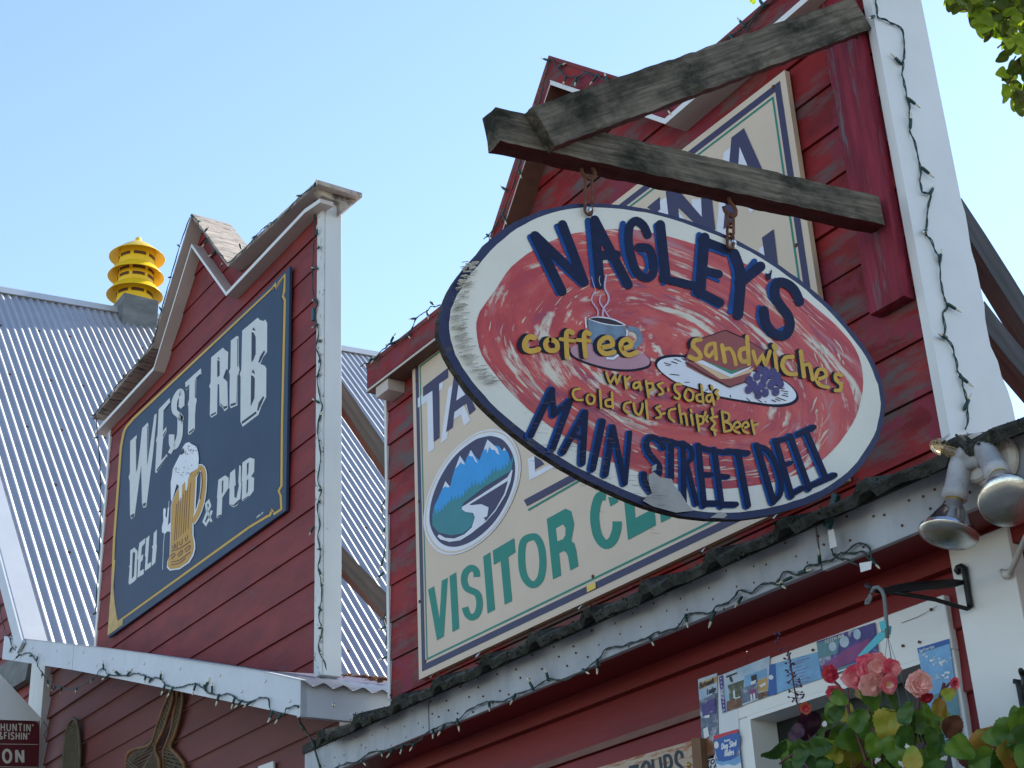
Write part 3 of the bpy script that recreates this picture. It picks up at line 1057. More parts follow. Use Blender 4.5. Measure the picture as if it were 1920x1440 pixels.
L.append((A2([(250, 265), (318, 200), (322, 590), (355, 330), (375, 130), (435, 68), (442, 90), (438, 470), (505, -10), (530, -30), (524, 60), (490, 400), (420, 960), (390, 977), (374, 930), (366, 520), (296, 1060), (260, 1095), (247, 1040), (244, 690), (232, 650), (246, 600)]),
          [A2([(254, 1050), (292, 1030), (288, 1062), (262, 1080)]), A2([(382, 930), (415, 915), (412, 945), (390, 962)]), A2([(310, 240), (316, 236), (318, 560), (311, 600)]), A2([(428, 110), (434, 104), (434, 480), (428, 520)])]))
L.append((A2([(551, -70), (668, -193), (672, -146), (602, -47), (596, 160), (632, 112), (633, 165), (597, 240), (578, 470), (640, 400), (642, 440), (527, 607), (514, 590), (530, 285), (522, 260), (538, 200)]),
          [A2([(600, -58), (664, -138), (666, -125), (604, -45)]), A2([(594, 205), (622, 150), (624, 165), (598, 222)]), A2([(528, 570), (636, 425), (638, 440), (532, 590)])]))
for k_, (o_, holes) in enumerate(L):
    a.poly(o_, 0)
a.layer()
for o_, holes in L:
    for h in holes:
        a.poly(h, 1)
sS = A1([(722, 1205), (726, 1090), (716, 1045), (690, 1060), (655, 1120), (640, 1180), (645, 1265), (690, 1310), (716, 1350)]) + A2([(780, 20), (775, 190), (745, 290), (715, 325), (690, 300), (688, 195)])
a.ribbon(catmull(sS, 4), 10.5, 0)
a.ribbon(A1([(700, 1225), (745, 1180)]), 7, 0)
a.ribbon(A2([(665, 395), (700, 330)]), 7, 0)
a.layer()
a.build('pub_name_lettering', [m_cream, m_ink], ws)
a = Art(pfw)
for pts in ([(290, 545), (330, 513), (362, 550), (350, 832), (325, 858), (280, 887), (272, 868), (283, 720), (276, 705), (286, 690)],
            [(380, 470), (440, 420), (436, 470), (405, 510), (398, 600), (420, 580), (414, 640), (394, 660), (386, 752), (424, 728), (424, 780), (360, 818), (368, 640), (360, 625)],
            [(448, 424), (482, 393), (462, 682), (497, 658), (497, 706), (434, 752), (444, 610), (436, 600)],
            [(524, 372), (556, 334), (552, 480), (556, 500), (540, 665), (510, 697), (502, 690), (514, 530), (505, 510), (518, 490)]):
    a.poly(A3(pts), 0)
a.layer()
a.poly(A3([(312, 575), (328, 555), (338, 575), (325, 800), (304, 830)]), 1)
a.build('deli_lettering', [m_cream, m_ink], ws)
a = Art(pfw)
for pts in ([(1183, 675), (1255, 628), (1292, 655), (1290, 762), (1225, 865), (1217, 1050), (1175, 1082), (1163, 1070), (1172, 880), (1168, 860)],
            [(1308, 602), (1360, 558), (1366, 735), (1352, 740), (1352, 858), (1374, 870), (1400, 735), (1394, 700), (1404, 520), (1422, 530), (1420, 690), (1428, 715), (1414, 880), (1385, 945), (1340, 967), (1298, 935), (1302, 770), (1292, 760)],
            [(1438, 492), (1515, 440), (1565, 455), (1562, 590), (1530, 642), (1562, 655), (1557, 790), (1512, 852), (1440, 902), (1430, 880), (1436, 700), (1428, 690)]):
    a.poly(A2(pts), 0)
a.layer()
for pts in ([(1220, 690), (1236, 680), (1232, 800), (1218, 830)], [(1484, 505), (1504, 490), (1500, 600), (1484, 640)], [(1484, 680), (1500, 665), (1494, 800), (1478, 830)],
            [(1170, 1060), (1212, 1040), (1214, 1052), (1174, 1074)], [(1304, 930), (1340, 945), (1405, 880), (1408, 890), (1384, 935), (1340, 958)], [(1438, 885), (1505, 842), (1508, 852), (1442, 894)]):
    a.poly(A2(pts), 1)
a.build('pub_lettering', [m_cream, m_ink], ws)
a = Art(pfw)
a.ribbon(A2([(1112, 1000), (1085, 1090), (1050, 1150), (1026, 1120), (1060, 1030), (1096, 950), (1080, 900), (1052, 930), (1062, 1000), (1110, 1120)]), 4.2, 0)
a.build('ampersand', [m_cream, m_ink], ws)
a = Art(pfw)
a.text('E CODING  SIGN', A2([(1585, 1085)])[0], (1.0, -0.75), (0, -3.2), 0.5, 0, gap=.5)
a.build('maker_mark', [m_cream, m_ink], ws)

a = Art(pfw, start=0.0030)
body = A2([(700, 905), (740, 800), (800, 700), (860, 640), (900, 570), (936, 600), (938, 700), (922, 1020), (905, 1100), (905, 1260), (920, 1330)]) + A3([(922, 450), (924, 520), (908, 585), (868, 655), (780, 718), (690, 732), (662, 700), (668, 640), (688, 590), (700, 100)])
cx, cy = 330, 975
a.poly([(cx + (p[0]-cx)*1.09, cy + (p[1]-cy)*1.03) for p in body], 2)
a.layer()
h_ = catmull(A2([(925, 640), (960, 570), (1000, 545), (1026, 600), (1028, 720), (1010, 880), (965, 1030), (905, 1130)]), 4)
a.ribbon(h_, 12, 2)
a.layer()
a.ribbon(h_, 8.5, 0)
a.layer()
a.poly(body, 0)
a.layer()
a.poly(A2([(680, 880), (678, 700), (690, 640), (700, 560), (735, 490), (780, 400), (805, 330), (835, 288), (870, 276), (918, 308), (950, 320), (968, 380), (976, 450), (970, 550), (925, 580), (890, 600), (865, 660), (852, 785), (836, 790), (830, 690), (800, 735), (795, 860), (780, 925), (768, 860), (764, 740), (742, 720), (705, 860), (690, 912)]), 2)
a.layer()
for dx in (745, 765, 790, 815, 840, 862, 890):
    a.ribbon(A2([(dx - 5, 930 - (dx-745)*1.5), (dx - 30, 1330 - (dx-745)*.9)]), 1.1, 1)
for pts in ([(695, 1370), (700, 1400), (715, 1395), (718, 1350)], [(728, 1360), (730, 1395), (745, 1385), (748, 1330)], [(770, 1330), (775, 1365), (795, 1355), (798, 1300)], [(830, 1280), (835, 1320), (850, 1310), (855, 1260)]):
    a.ribbon(catmull(A2(pts), 3), 1.4, 1)
for pts in ([(690, 600), (720, 575), (735, 590), (700, 630)], [(760, 590), (800, 545), (810, 565), (770, 605)], [(830, 540), (880, 495), (885, 520), (840, 560)], [(700, 660), (780, 640), (850, 590), (890, 560)], [(695, 690), (780, 670), (840, 620)],
            [(700, 550), (790, 520), (890, 450)]):
    a.ribbon(catmull(A3(pts), 3), 1.8, 1)
rf = random.Random(7)
for i in range(60):
    t = rf.random()
    p = A2([(rf.gauss(880, 40), rf.gauss(355, 30))])[0] if i < 28 else A2([(rf.uniform(700, 960), rf.uniform(580, 640) if rf.random() < .5 else rf.uniform(480, 560))])[0]
    if i >= 28 and p[0] > 360:
        continue
    a.ribbon([p, (p[0] + rf.uniform(-3, 3), p[1] + rf.uniform(-2.5, 2.5))], 0.8, 3)
a.poly(A2([(775, 405), (800, 350), (815, 345), (820, 380), (790, 410)]), 3)
a.ribbon(catmull(A2([(955, 620), (975, 590), (1000, 610), (1006, 720), (985, 880)]), 4), 1.2, 1)
a.build('beer_mug_picture', [m_ale, m_aleline, m_foam, m_ink], ws)
a = Art(pfw)
a.poly(A2([(598, 1030), (600, 985), (615, 972), (628, 990), (622, 1055), (636, 1085), (648, 965), (662, 968), (648, 1160), (668, 1130), (690, 1135), (686, 1200), (672, 1225), (640, 1222), (612, 1255), (600, 1235), (586, 1235), (584, 1180), (600, 1110)]), 0)
a.ribbon(A2([(662, 900), (655, 965)]), 0.9, 0)
a.ribbon(A2([(612, 1250)]) + A3([(622, 480), (612, 735)]), 0.9, 0)
a.build('climber_figure', [m_foam], ws)

# ================================================================== VISITOR CENTRE SIGN
VS_Y = FY - 0.035
tl, bl, tr_ = PY(770, 697, VS_Y), PY(789, 1273, VS_Y), PY(1470, 112, VS_Y)
x0, x1, z1, z0 = (tl.x + bl.x)/2, (tr_.x + PY(1527, 520, VS_Y).x)/2, tl.z*0.4 + tr_.z*0.6, bl.z
m_tan = flat('tan sign board', (0.60, 0.48, 0.36), 0.55, var=0.05, scale=4)
m_plum = flat('dark plum sign paint', (0.045, 0.040, 0.088), 0.5)
m_teal = flat('teal sign paint', (0.015, 0.20, 0.145), 0.5)
m_wht = flat('white sign paint', (0.66, 0.66, 0.70), 0.5)
m_blue = flat('bright blue sign paint', (0.03, 0.28, 0.62), 0.5)
m_edge = flat('raw board edge', (0.62, 0.47, 0.30), 0.7)
m_pine = flat('forest green sign paint', (0.035, 0.20, 0.22), 0.5)
m_ystick = flat('yellow sticker', (0.70, 0.48, 0.08), 0.5)
vs_ = thing('visitor_sign', (0.5*(x0+x1), VS_Y, z0), 'tan visitor center sign with mountain emblem partly behind the oval', 'sign', 'big signs on the false fronts')
b = MB()
b.box(x0, x1, VS_Y, FY - 0.014, z0, z1, 0)
o_ = b.build('board', [m_tan, m_edge], vs_)
o_.data.polygons[1].material_index = 0
for pl in o_.data.polygons:
    if abs(pl.normal.y) < 0.5:
        pl.material_index = 1
pfv = lambda u, v, o: PY(u, v, VS_Y - o)
pfx = lambda x, z, o: Vector((x, VS_Y - o, z))
a = Art(pfx)
for ins, wd, mi in ((0.040, 0.027, 0), (0.068, 0.008, 1)):
    a.ribbon([(x0 + ins, z0 + ins), (x1 - ins, z0 + ins), (x1 - ins, z1 - ins), (x0 + ins, z1 - ins)], wd, mi, closed=True)
    a.layer()
a.build('border', [m_plum, m_teal], vs_)
a = Art(pfv, start=0.0012)
V1, V2, V3, V4 = TR(790, 1000, 6.857), TR(980, 900, 6.0), TR(1140, 220, 4.2357), TR(770, 660, 8.0)
for pts in ([(85, 722), (162, 680), (232, 1105), (262, 610), (338, 570), (288, 1325), (200, 1378)], [(362, 550), (446, 500), (486, 1222), (400, 1270)],
            [(794, 298), (884, 242), (946, 980), (850, 1032)], [(918, 222), (1194, 60), (1208, 244), (1116, 305), (1166, 870), (1070, 918), (1018, 358), (930, 404)]):
    a.poly(V1(pts), 0)
S_ = catmull(V1([(712, 560), (700, 480), (640, 445), (570, 500), (548, 600), (580, 700), (650, 740), (720, 780), (748, 900), (720, 1030), (650, 1080), (590, 1040), (560, 950)]), 4)
a.ribbon(S_, 12.2, 0)
a.ribbon(catmull(V1([(1420, 45), (1310, 110), (1288, 330), (1320, 550), (1420, 660), (1520, 600), (1560, 420), (1545, 200), (1490, 70)]), 4, closed=True), 13.2, 0, closed=True)
a.poly(V2([(270, 438), (480, 322), (545, 352), (578, 500), (545, 685), (580, 715), (600, 790), (626, 970), (535, 1018), (510, 860), (490, 815), (460, 798), (408, 822), (432, 1072), (340, 1118)]), 0)
a.ribbon(catmull(V2([(1045, 460), (1010, 290), (935, 180), (860, 190), (815, 330), (812, 480), (850, 640), (930, 725), (1010, 680), (1055, 560), (1060, 465)][2:]), 4), 17, 0)
a.poly(V2([(985, 298), (1075, 245), (1060, 200), (960, 190)]), 0)
a.poly(V2([(1130, 130), (1400, 10), (1420, 150), (1250, 235), (1266, 428), (1480, 315), (1496, 510), (1184, 675)]), 0)
a.poly(V2([(1530, 230), (1640, 170), (1665, 425), (1555, 480)]), 0)
a.layer()
a.poly(V2([(376, 545), (455, 500), (482, 540), (480, 620), (455, 665), (392, 690)]), 1)
a.build('visitor_centre_lettering', [m_teal, m_tan], vs_)
a = Art(pfv, start=0.0012)
TT = [(185, 528), (560, 235), (560, 380), (425, 478), (432, 1285), (344, 1346), (325, 578), (185, 670)]
AA = [(530, 1205), (645, 375), (735, 300), (975, 862), (878, 942), (836, 770), (655, 900), (628, 1130)]
AN = [(980, 160), (1078, 86), (1290, 560), (1190, 640), (1140, 490), (1010, 590), (1000, 830), (915, 890)]
NN = [(458, 590), (530, 545), (745, 790), (735, 560), (815, 560), (850, 890), (780, 930), (555, 715), (570, 830), (490, 870)]
for pts, tr, off in ((TT, V4, (-78, 165)), (AA, V4, (-78, 165)), (AN, V3, (-62, 120)), (NN, V3, (-70, 90))):
    a.poly(tr([(p[0] + off[0], p[1] + off[1]) for p in pts]), 1)
a.poly(V3([(1200, 1040), (1240, 1015), (1245, 1120), (1205, 1140)]), 1)
a.poly(V3([(415, 690), (450, 660), (470, 760), (415, 780)]), 1)
a.poly(TR(960, 700, 6)([(178, 960), (250, 930), (262, 1110), (480, 1005), (500, 1040), (196, 1205)]), 1)
a.layer()
for pts, tr in ((TT, V4), (AA, V4), (AN, V3), (NN, V3)):
    a.poly(tr(pts), 0)
a.poly(V3([(310, 715), (410, 632), (415, 730), (380, 760)]), 0)
a.poly(V3([(1222, 955), (1315, 888), (1350, 1190), (1250, 1140)]), 0)
a.poly(TR(960, 700, 6)([(250, 930), (330, 980), (360, 1020), (258, 1080)]), 0)
a.layer()
a.poly(V4([(685, 728), (718, 490), (818, 636)]), 1)
a.poly(V3([(1045, 235), (1110, 390), (1030, 450)]), 1)
a.build('title_lettering', [m_plum, m_wht, m_teal], vs_)
a = Art(pfv, start=0.0020)
a.ribbon(V2([(30, 260), (560, -25), (900, -200)]), 13, 0)
a.ribbon(V2([(60, 338), (590, 32), (900, -135)]), 3.6, 2)
a.build('ruled_lines', [m_plum, m_wht, m_teal], vs_)
# emblem
a = Art(pfv, start=0.0030)
E_ = TR(790, 790, 5.333)
ell = [(715, 148), (820, 190), (905, 310), (938, 460), (915, 640), (830, 850), (700, 1040), (520, 1190), (340, 1255), (200, 1220), (110, 1100), (80, 960), (110, 760), (200, 540), (340, 340), (520, 195), (630, 155)]
ec = catmull(ell, 4, closed=True)
mid = (sum(p[0] for p in ec)/len(ec), sum(p[1] for p in ec)/len(ec))
sc_ = lambda k: [(mid[0] + (p[0]-mid[0])*k, mid[1] + (p[1]-mid[1])*k) for p in ec]
for k, mi in ((1.135, 1), (1.105, 5), (1.075, 1), (1.0, 0)):
    a.poly(E_(sc_(k)), mi)
    a.layer()
a.poly(E_([(110, 945), (130, 850), (190, 720), (240, 600), (285, 660), (310, 560), (340, 460), (385, 345), (440, 410), (455, 360), (495, 285), (540, 350), (580, 390), (610, 310), (660, 180), (730, 240), (780, 250), (812, 295), (828, 262), (870, 320), (895, 400), (880, 470), (640, 620), (420, 760), (250, 900)]), 3)
a.layer()
for pts in ([(200, 710), (240, 598), (286, 655), (262, 660), (240, 650), (215, 670)], [(340, 475), (386, 342), (438, 432), (410, 425), (395, 405), (375, 435), (362, 450)], [(474, 340), (495, 285), (566, 418), (540, 400), (515, 350), (495, 350)],
            [(630, 270), (662, 182), (760, 270), (782, 338), (755, 320), (735, 285), (705, 285), (680, 255), (660, 320), (650, 270), (635, 290)], [(812, 295), (828, 260), (848, 292), (830, 288)]):
    a.poly(E_(pts), 1)
tr_pts = [(110, 950)]
rt = random.Random(6)
for i in range(24):
    t = i/23
    bx_, by_ = 120 + 780*t, 930 - 520*t + 20*math.sin(i)
    tr_pts += [(bx_, by_), (bx_ + 12, by_ - rt.uniform(25, 75)), (bx_ + 22, by_ - 8)]
tr_pts += [(912, 420), (905, 490), (640, 650), (420, 820), (405, 870), (430, 905), (500, 910), (532, 960), (505, 1050), (420, 1120), (300, 1140), (170, 1110), (110, 1040)]
a.poly(E_(tr_pts), 4)
a.layer()
a.poly(E_([(900, 490), (914, 486), (892, 600), (840, 740), (740, 900), (640, 1010), (500, 1120), (390, 1190), (280, 1205), (190, 1180), (160, 1150), (178, 1130), (240, 1165), (330, 1172), (430, 1130), (505, 1060), (535, 960), (515, 915), (440, 905), (405, 880), (408, 855), (480, 810), (860, 560)]), 1)
a.layer()
a.poly(E_([(866, 594), (830, 720), (740, 880), (655, 985), (632, 990), (660, 940), (672, 860), (600, 828), (500, 838), (480, 832)]), 0)
a.poly(E_([(618, 965), (660, 950), (640, 1000), (635, 975)]), 0)
a.build('mountain_emblem', [m_plum, m_wht, m_teal, m_blue, m_pine, m_tan], vs_)
a = Art(pfv, start=0.0030)
a.poly(V2([(720, 1190), (818, 1150), (822, 1215), (724, 1265)]), 0)
a.build('yellow_sticker', [m_ystick], vs_)
studs('screw_head', [PY(u, v, VS_Y) for u, v in ((781, 714), (1450, 163), (1493, 460), (1112, 1081), (798, 1240), (786, 940), (787, 1128))], (0, -1, 0),
      [(0.007, -0.002), (0.007, 0.003), (0.002, 0.005)], m_rust, vs_, 8)

# ================================================================== TIMBER BRACKET
BXF = -0.8*U                       # visible side of the beam
WB = 0.058
bk = thing('sign_bracket', PX(1655, 395, BXF), 'weathered grey timber bracket holding the oval deli sign out from the wall', 'bracket')
# post on the wall
for (u0, v0), (u1, v1), nm in ((((1578), -25), (1636, 592), 'wall_post'),):
    pass
pL0 = PY(1543, 60, FY - 0.05)
pR0 = PY(1608, 60, FY - 0.05)
cx_ = (pL0.x + pR0.x)/2
zt_, zb2 = PY(1600, -40, FY - 0.05).z, PY(1636, 588, FY - 0.05).z
plank('wall_post', (cx_ + 0.0, FY - 0.0285, zb2), (cx_, FY - 0.0285, zt_), abs(pR0.x - pL0.x), 0.043, (0, -1, 0), [m_post], bk, 0.003, nx=80)
bi, bo = (PX(1655, 366, BXF) + PX(1652, 424, BXF))/2, (PX(933, 198, BXF) + PX(936, 268, BXF))/2
hB = 0.096
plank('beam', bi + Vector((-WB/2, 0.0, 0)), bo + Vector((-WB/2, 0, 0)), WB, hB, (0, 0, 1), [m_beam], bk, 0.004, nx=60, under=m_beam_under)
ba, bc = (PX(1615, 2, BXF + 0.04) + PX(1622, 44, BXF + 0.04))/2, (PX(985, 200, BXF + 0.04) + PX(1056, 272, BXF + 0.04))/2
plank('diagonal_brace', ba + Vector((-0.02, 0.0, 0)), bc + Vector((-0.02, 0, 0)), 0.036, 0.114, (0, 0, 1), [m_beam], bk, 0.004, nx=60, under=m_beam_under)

# ================================================================== OVAL DELI SIGN
OX = -2.588
Q5 = TR(800, 360, 2.1818)
outer = Q5([(50, 580), (62, 490), (97, 400), (160, 310), (245, 210), (330, 140), (430, 90), (520, 63), (620, 48), (760, 50), (900, 70), (1050, 110), (1200, 165), (1330, 230), (1450, 305), (1560, 385), (1660, 475), (1750, 580), (1815, 670), (1853, 750), (1874, 840), (1872, 920), (1848, 1010), (1800, 1090), (1740, 1165), (1660, 1225), (1560, 1275), (1450, 1310), (1330, 1334), (1200, 1340), (1050, 1325), (900, 1285), (750, 1225), (600, 1150), (470, 1070), (350, 980), (250, 890), (170, 800), (110, 720), (70, 640)])
whitein = Q5([(92, 560), (100, 480), (140, 395), (205, 305), (290, 215), (370, 150), (455, 105), (540, 78), (640, 64), (760, 66), (900, 86), (1050, 126), (1190, 178), (1320, 243), (1440, 318), (1550, 400), (1650, 490), (1740, 595), (1800, 680), (1836, 760), (1856, 840), (1852, 915), (1828, 1000), (1780, 1078), (1720, 1148), (1640, 1205), (1540, 1252), (1430, 1285), (1320, 1305), (1200, 1312), (1060, 1298), (910, 1258), (760, 1198), (610, 1122), (480, 1042), (362, 952), (262, 862), (186, 775), (132, 690), (104, 625)])
redin = Q5([(202, 560), (218, 490), (280, 400), (350, 305), (445, 232), (560, 180), (700, 155), (850, 155), (1000, 185), (1200, 248), (1400, 345), (1550, 440), (1680, 550), (1752, 640), (1785, 740), (1776, 850), (1740, 950), (1660, 1060), (1550, 1140), (1400, 1190), (1200, 1215), (1000, 1190), (850, 1140), (700, 1080), (550, 990), (420, 890), (300, 770), (228, 670)])
pfo = lambda u, v, o: PX(u, v, OX + o)
oc = PX(1255, 690, OX)
ov = thing('deli_sign', oc, "hand painted red and white oval deli sign hanging from the timber bracket", 'sign')
m_ovnavy = flat('navy rim paint', (0.022, 0.026, 0.075), 0.5, var=0.25, scale=18, patch=(0.08, 0.075, 0.06), pcut=0.64, pscale=30)
m_ovedge = mat('grimy plywood edge', (0.06, 0.05, 0.038), 0.9, var=0.5, scale=25, bump=0.5, patch=(0.02, 0.018, 0.015), pcut=0.5)
m_ovwhite = mat('old cream white paint', (0.68, 0.65, 0.56), 0.55, var=0.05, scale=6, patch=(0.36, 0.29, 0.22), pcut=0.70, pscale=11, pstretch=(1, 0.7, 7), soft=0.025, bump=0.2,
                patch2=(0.42, 0.40, 0.34), p2cut=0.72, p2scale=5)
m_letdk = flat('dark blue hand lettering', (0.005, 0.010, 0.042), 0.75, var=0.3, scale=22, bump=0.3)
m_letlt = flat('mid blue hand lettering', (0.006, 0.055, 0.215), 0.75, var=0.3, scale=22, bump=0.3)
m_mus = flat('mustard hand lettering', (0.55, 0.31, 0.035), 0.5, var=0.15, scale=25)
m_shadow = flat('blue black lettering edge', (0.006, 0.006, 0.022), 0.75)
m_bare = mat('bare grey board', (0.36, 0.35, 0.32), 0.8, var=0.15, scale=9, bump=0.3)
b = MB()
ocm = catmull(outer, 3, closed=True)
rj = random.Random(12)
edge = [pfo(p[0], p[1], 0.0) + Vector((0, rj.uniform(-.0012, .0012), rj.uniform(-.0012, .0012))) for p in ocm]
b.prism(edge, Vector((-0.018, 0, 0)), 0, 1)
b.build('board', [m_ovnavy, m_ovedge], ov)
a = Art(pfo)
wj = [(p[0] + rj.uniform(-.9, .9), p[1] + rj.uniform(-.9, .9)) for p in catmull(whitein, 3, closed=True)]
a.poly(wj, 0)
a.layer()
a.build('white_band', [m_ovwhite], ov)
# red field: brush strokes sweep round the oval
mr = bpy.data.materials.new('brushed red paint')
mr.use_nodes = True
t = mr.node_tree
N, LK = t.nodes, t.links
bs = N['Principled BSDF']
bs.inputs['Roughness'].default_value = 0.5
tc = N.new('ShaderNodeTexCoord')
mp = N.new('ShaderNodeMapping')
mp.inputs['Rotation'].default_value = (R(-7), 0, 0)
mp.inputs['Scale'].default_value = (0, 1/0.62, 1/0.35)
LK.new(tc.outputs['Object'], mp.inputs[0])
ln = N.new('ShaderNodeVectorMath')
ln.operation = 'LENGTH'
LK.new(mp.outputs[0], ln.inputs[0])
nz = N.new('ShaderNodeVectorMath')
nz.operation = 'NORMALIZE'
LK.new(mp.outputs[0], nz.inputs[0])
sx = N.new('ShaderNodeSeparateXYZ')
LK.new(nz.outputs[0], sx.inputs[0])


def brush(rs, as_, wob, det, seed):
    wn_ = N.new('ShaderNodeTexNoise')
    wn_.inputs['Scale'].default_value = 3.0
    LK.new(tc.outputs['Object'], wn_.inputs['Vector'])
    ad = N.new('ShaderNodeMath')
    ad.operation = 'MULTIPLY_ADD'
    ad.inputs[1].default_value = wob
    LK.new(wn_.outputs['Fac'], ad.inputs[0])
    LK.new(ln.outputs['Value'], ad.inputs[2])
    mm = N.new('ShaderNodeMath')
    mm.operation = 'MULTIPLY'
    mm.inputs[1].default_value = rs
    LK.new(ad.outputs[0], mm.inputs[0])
    cb = N.new('ShaderNodeCombineXYZ')
    for i, oo in ((0, sx.outputs[1]), (1, sx.outputs[2])):
        q = N.new('ShaderNodeMath')
        q.operation = 'MULTIPLY_ADD'
        q.inputs[1].default_value = as_
        q.inputs[2].default_value = seed
        LK.new(oo, q.inputs[0])
        LK.new(q.outputs[0], cb.inputs[i])
    LK.new(mm.outputs[0], cb.inputs[2])
    n = N.new('ShaderNodeTexNoise')
    n.inputs['Scale'].default_value = 1.0
    n.inputs['Detail'].default_value = det
    n.inputs['Roughness'].default_value = 0.62
    LK.new(cb.outputs[0], n.inputs['Vector'])
    return n.outputs['Fac']


def rmix(f, a_, b_, c0, c1):
    mr_ = N.new('ShaderNodeMapRange')
    mr_.inputs[1].default_value = c0
    mr_.inputs[2].default_value = c1
    LK.new(f, mr_.inputs[0])
    x = N.new('ShaderNodeMix')
    x.data_type = 'RGBA'
    LK.new(mr_.outputs[0], x.inputs[0])
    for i, q in ((6, a_), (7, b_)):
        if isinstance(q, tuple):
            x.inputs[i].default_value = (*q, 1)
        else:
            LK.new(q, x.inputs[i])
    return x.outputs[2]


c = rmix(brush(9, 1.6, 0.15, 6, 1.0), (0.38, 0.022, 0.026), (0.52, 0.058, 0.040), 0.4, 0.58)
c = rmix(brush(12, 1.6, 0.15, 6, 5.0), c, (0.42, 0.15, 0.16), 0.56, 0.70)
c = rmix(brush(10, 1.9, 0.12, 6, 9.0), c, (0.25, 0.025, 0.065), 0.57, 0.68)
sm = N.new('ShaderNodeMath')
sm.operation = 'ADD'
LK.new(brush(24, 1.5, 0.14, 8, 13.0), sm.inputs[0])
LK.new(brush(6, 2.6, 0.10, 8, 31.0), sm.inputs[1])
c = rmix(sm.outputs[0], c, (0.60, 0.52, 0.41), 1.07, 1.20)
LK.new(c, bs.inputs['Base Color'])
a = Art(pfo, start=0.0014, step=0.000002)
a.poly([(p[0] + rj.uniform(-.8, .8), p[1] + rj.uniform(-.8, .8)) for p in catmull(redin, 3, closed=True)], 0)
m_scr = flat('dry brushed cream streaks', (0.56, 0.47, 0.37), 0.7, var=.2)
m_scr2 = flat('dusty rose streaks', (0.47, 0.20, 0.20), 0.7, var=.2)
rz = random.Random(41)
rc_ = (sum(p[0] for p in redin)/len(redin), sum(p[1] for p in redin)/len(redin))
RN = len(redin)


def ring(t, k):                    # a point on the oval shrunk by k
    x = (t % 1.0)*RN
    i = int(x)
    p, q = redin[i % RN], redin[(i+1) % RN]
    s_ = x - i
    return (rc_[0] + (p[0] + (q[0]-p[0])*s_ - rc_[0])*k, rc_[1] + (p[1] + (q[1]-p[1])*s_ - rc_[1])*k)


a.layer(0.0002)
for tc_, kc, st_, sk, n_, wmax in ((0.74, 0.80, 0.06, 0.07, 120, 1.9), (0.64, 0.90, 0.04, 0.03, 50, 1.6), (0.47, 0.82, 0.05, 0.07, 70, 2.6), (0.93, 0.86, 0.04, 0.06, 45, 2.6), (0.30, 0.55, 0.08, 0.07, 40, 2.2), (0.06, 0.72, 0.05, 0.09, 40, 2.4), (0.83, 0.62, 0.06, 0.10, 50, 2.0), (0.17, 0.62, 0.05, 0.05, 30, 1.8)):
    for i in range(int(n_*0.5)):
        t0, k0 = rz.gauss(tc_, st_), min(0.97, rz.gauss(kc, sk))
        ln_ = rz.uniform(0.006, 0.030)
        pts = [ring(t0 + ln_*j/4, k0 + rz.uniform(-.002, .002)) for j in range(5)]
        w_ = rz.uniform(0.5, wmax*1.9)
        a.ribbon(pts, [w_*.2, w_, w_*.8, w_*.6, w_*.1], 1 if rz.random() < .62 else 2)
a.build('red_field', [mr, m_scr, m_scr2], ov)

G1, G2, G3, G4 = TR(960, 390, 6.857), TR(1220, 420, 6.0), TR(960, 700, 6.0), TR(1180, 780, 4.5714)
strokes = [
    (G1([(300, 365), (640, 1060)]), 15), (G1([(310, 365), (905, 935)]), 15), (G1([(655, 225), (925, 940)]), 15),
    (G1([(1065, 165), (1135, 975)]), 15), (G1([(1070, 165), (1490, 975)]), 15), (G1([(1110, 610), (1330, 600)]), 15),
    (catmull(G1([(1740, 330), (1690, 225), (1600, 165), (1525, 215), (1500, 320), (1505, 470), (1540, 640), (1590, 790), (1670, 880), (1760, 895), (1815, 830), (1815, 690), (1785, 560), (1735, 510), (1640, 505)]), 3), 14),
    (G2([(110, 20), (170, 590)]), 16), (G2([(150, 615), (465, 690)]), 14),
    (G2([(605, 165), (560, 765)]), 17), (G2([(590, 185), (860, 290)]), 14), (G2([(580, 520), (755, 560)]), 14), (G2([(540, 760), (770, 880)]), 15),
    (catmull(G2([(945, 345), (1000, 500), (1015, 640), (985, 1010)]), 3), 17), (G2([(1010, 655), (1225, 485)]), 17),
    (catmull(G2([(1670, 860), (1620, 750), (1545, 680), (1450, 655), (1400, 715), (1405, 820), (1470, 930), (1545, 1030), (1568, 1140), (1530, 1235), (1450, 1258), (1360, 1210), (1295, 1110), (1275, 985)]), 3), 16),
]
light = [
    (G1([(240, 385), (590, 1080)]), 10), (G1([(585, 250), (800, 760)]), 10), (G1([(450, 580), (880, 975)]), 9), (G1([(980, 180), (1060, 970)]), 11), (G1([(1145, 395), (1215, 540)]), 6), (G1([(1275, 680), (1440, 975)]), 9),
    (catmull(G1([(1425, 215), (1410, 350), (1440, 560), (1510, 760), (1560, 850)]), 3), 10), (catmull(G1([(1650, 570), (1710, 620), (1740, 740), (1700, 830), (1640, 830)]), 3), 7),
    (G2([(65, 30), (140, 650)]), 10), (G2([(545, 135), (490, 770)]), 10), (G2([(490, 785), (750, 920)]), 8), (G2([(650, 275), (830, 345)]), 6), (G2([(630, 580), (750, 635)]), 6),
    (catmull(G2([(885, 330), (930, 500), (945, 660), (900, 970)]), 3), 10), (G2([(1050, 570), (1160, 430)]), 10), (catmull(G2([(1400, 640), (1335, 700), (1345, 800), (1400, 880)]), 3), 9), (catmull(G2([(1225, 950), (1215, 1040), (1250, 1130), (1330, 1230)]), 3), 9), (G2([(1420, 1215), (1540, 1150)]), 7),
]
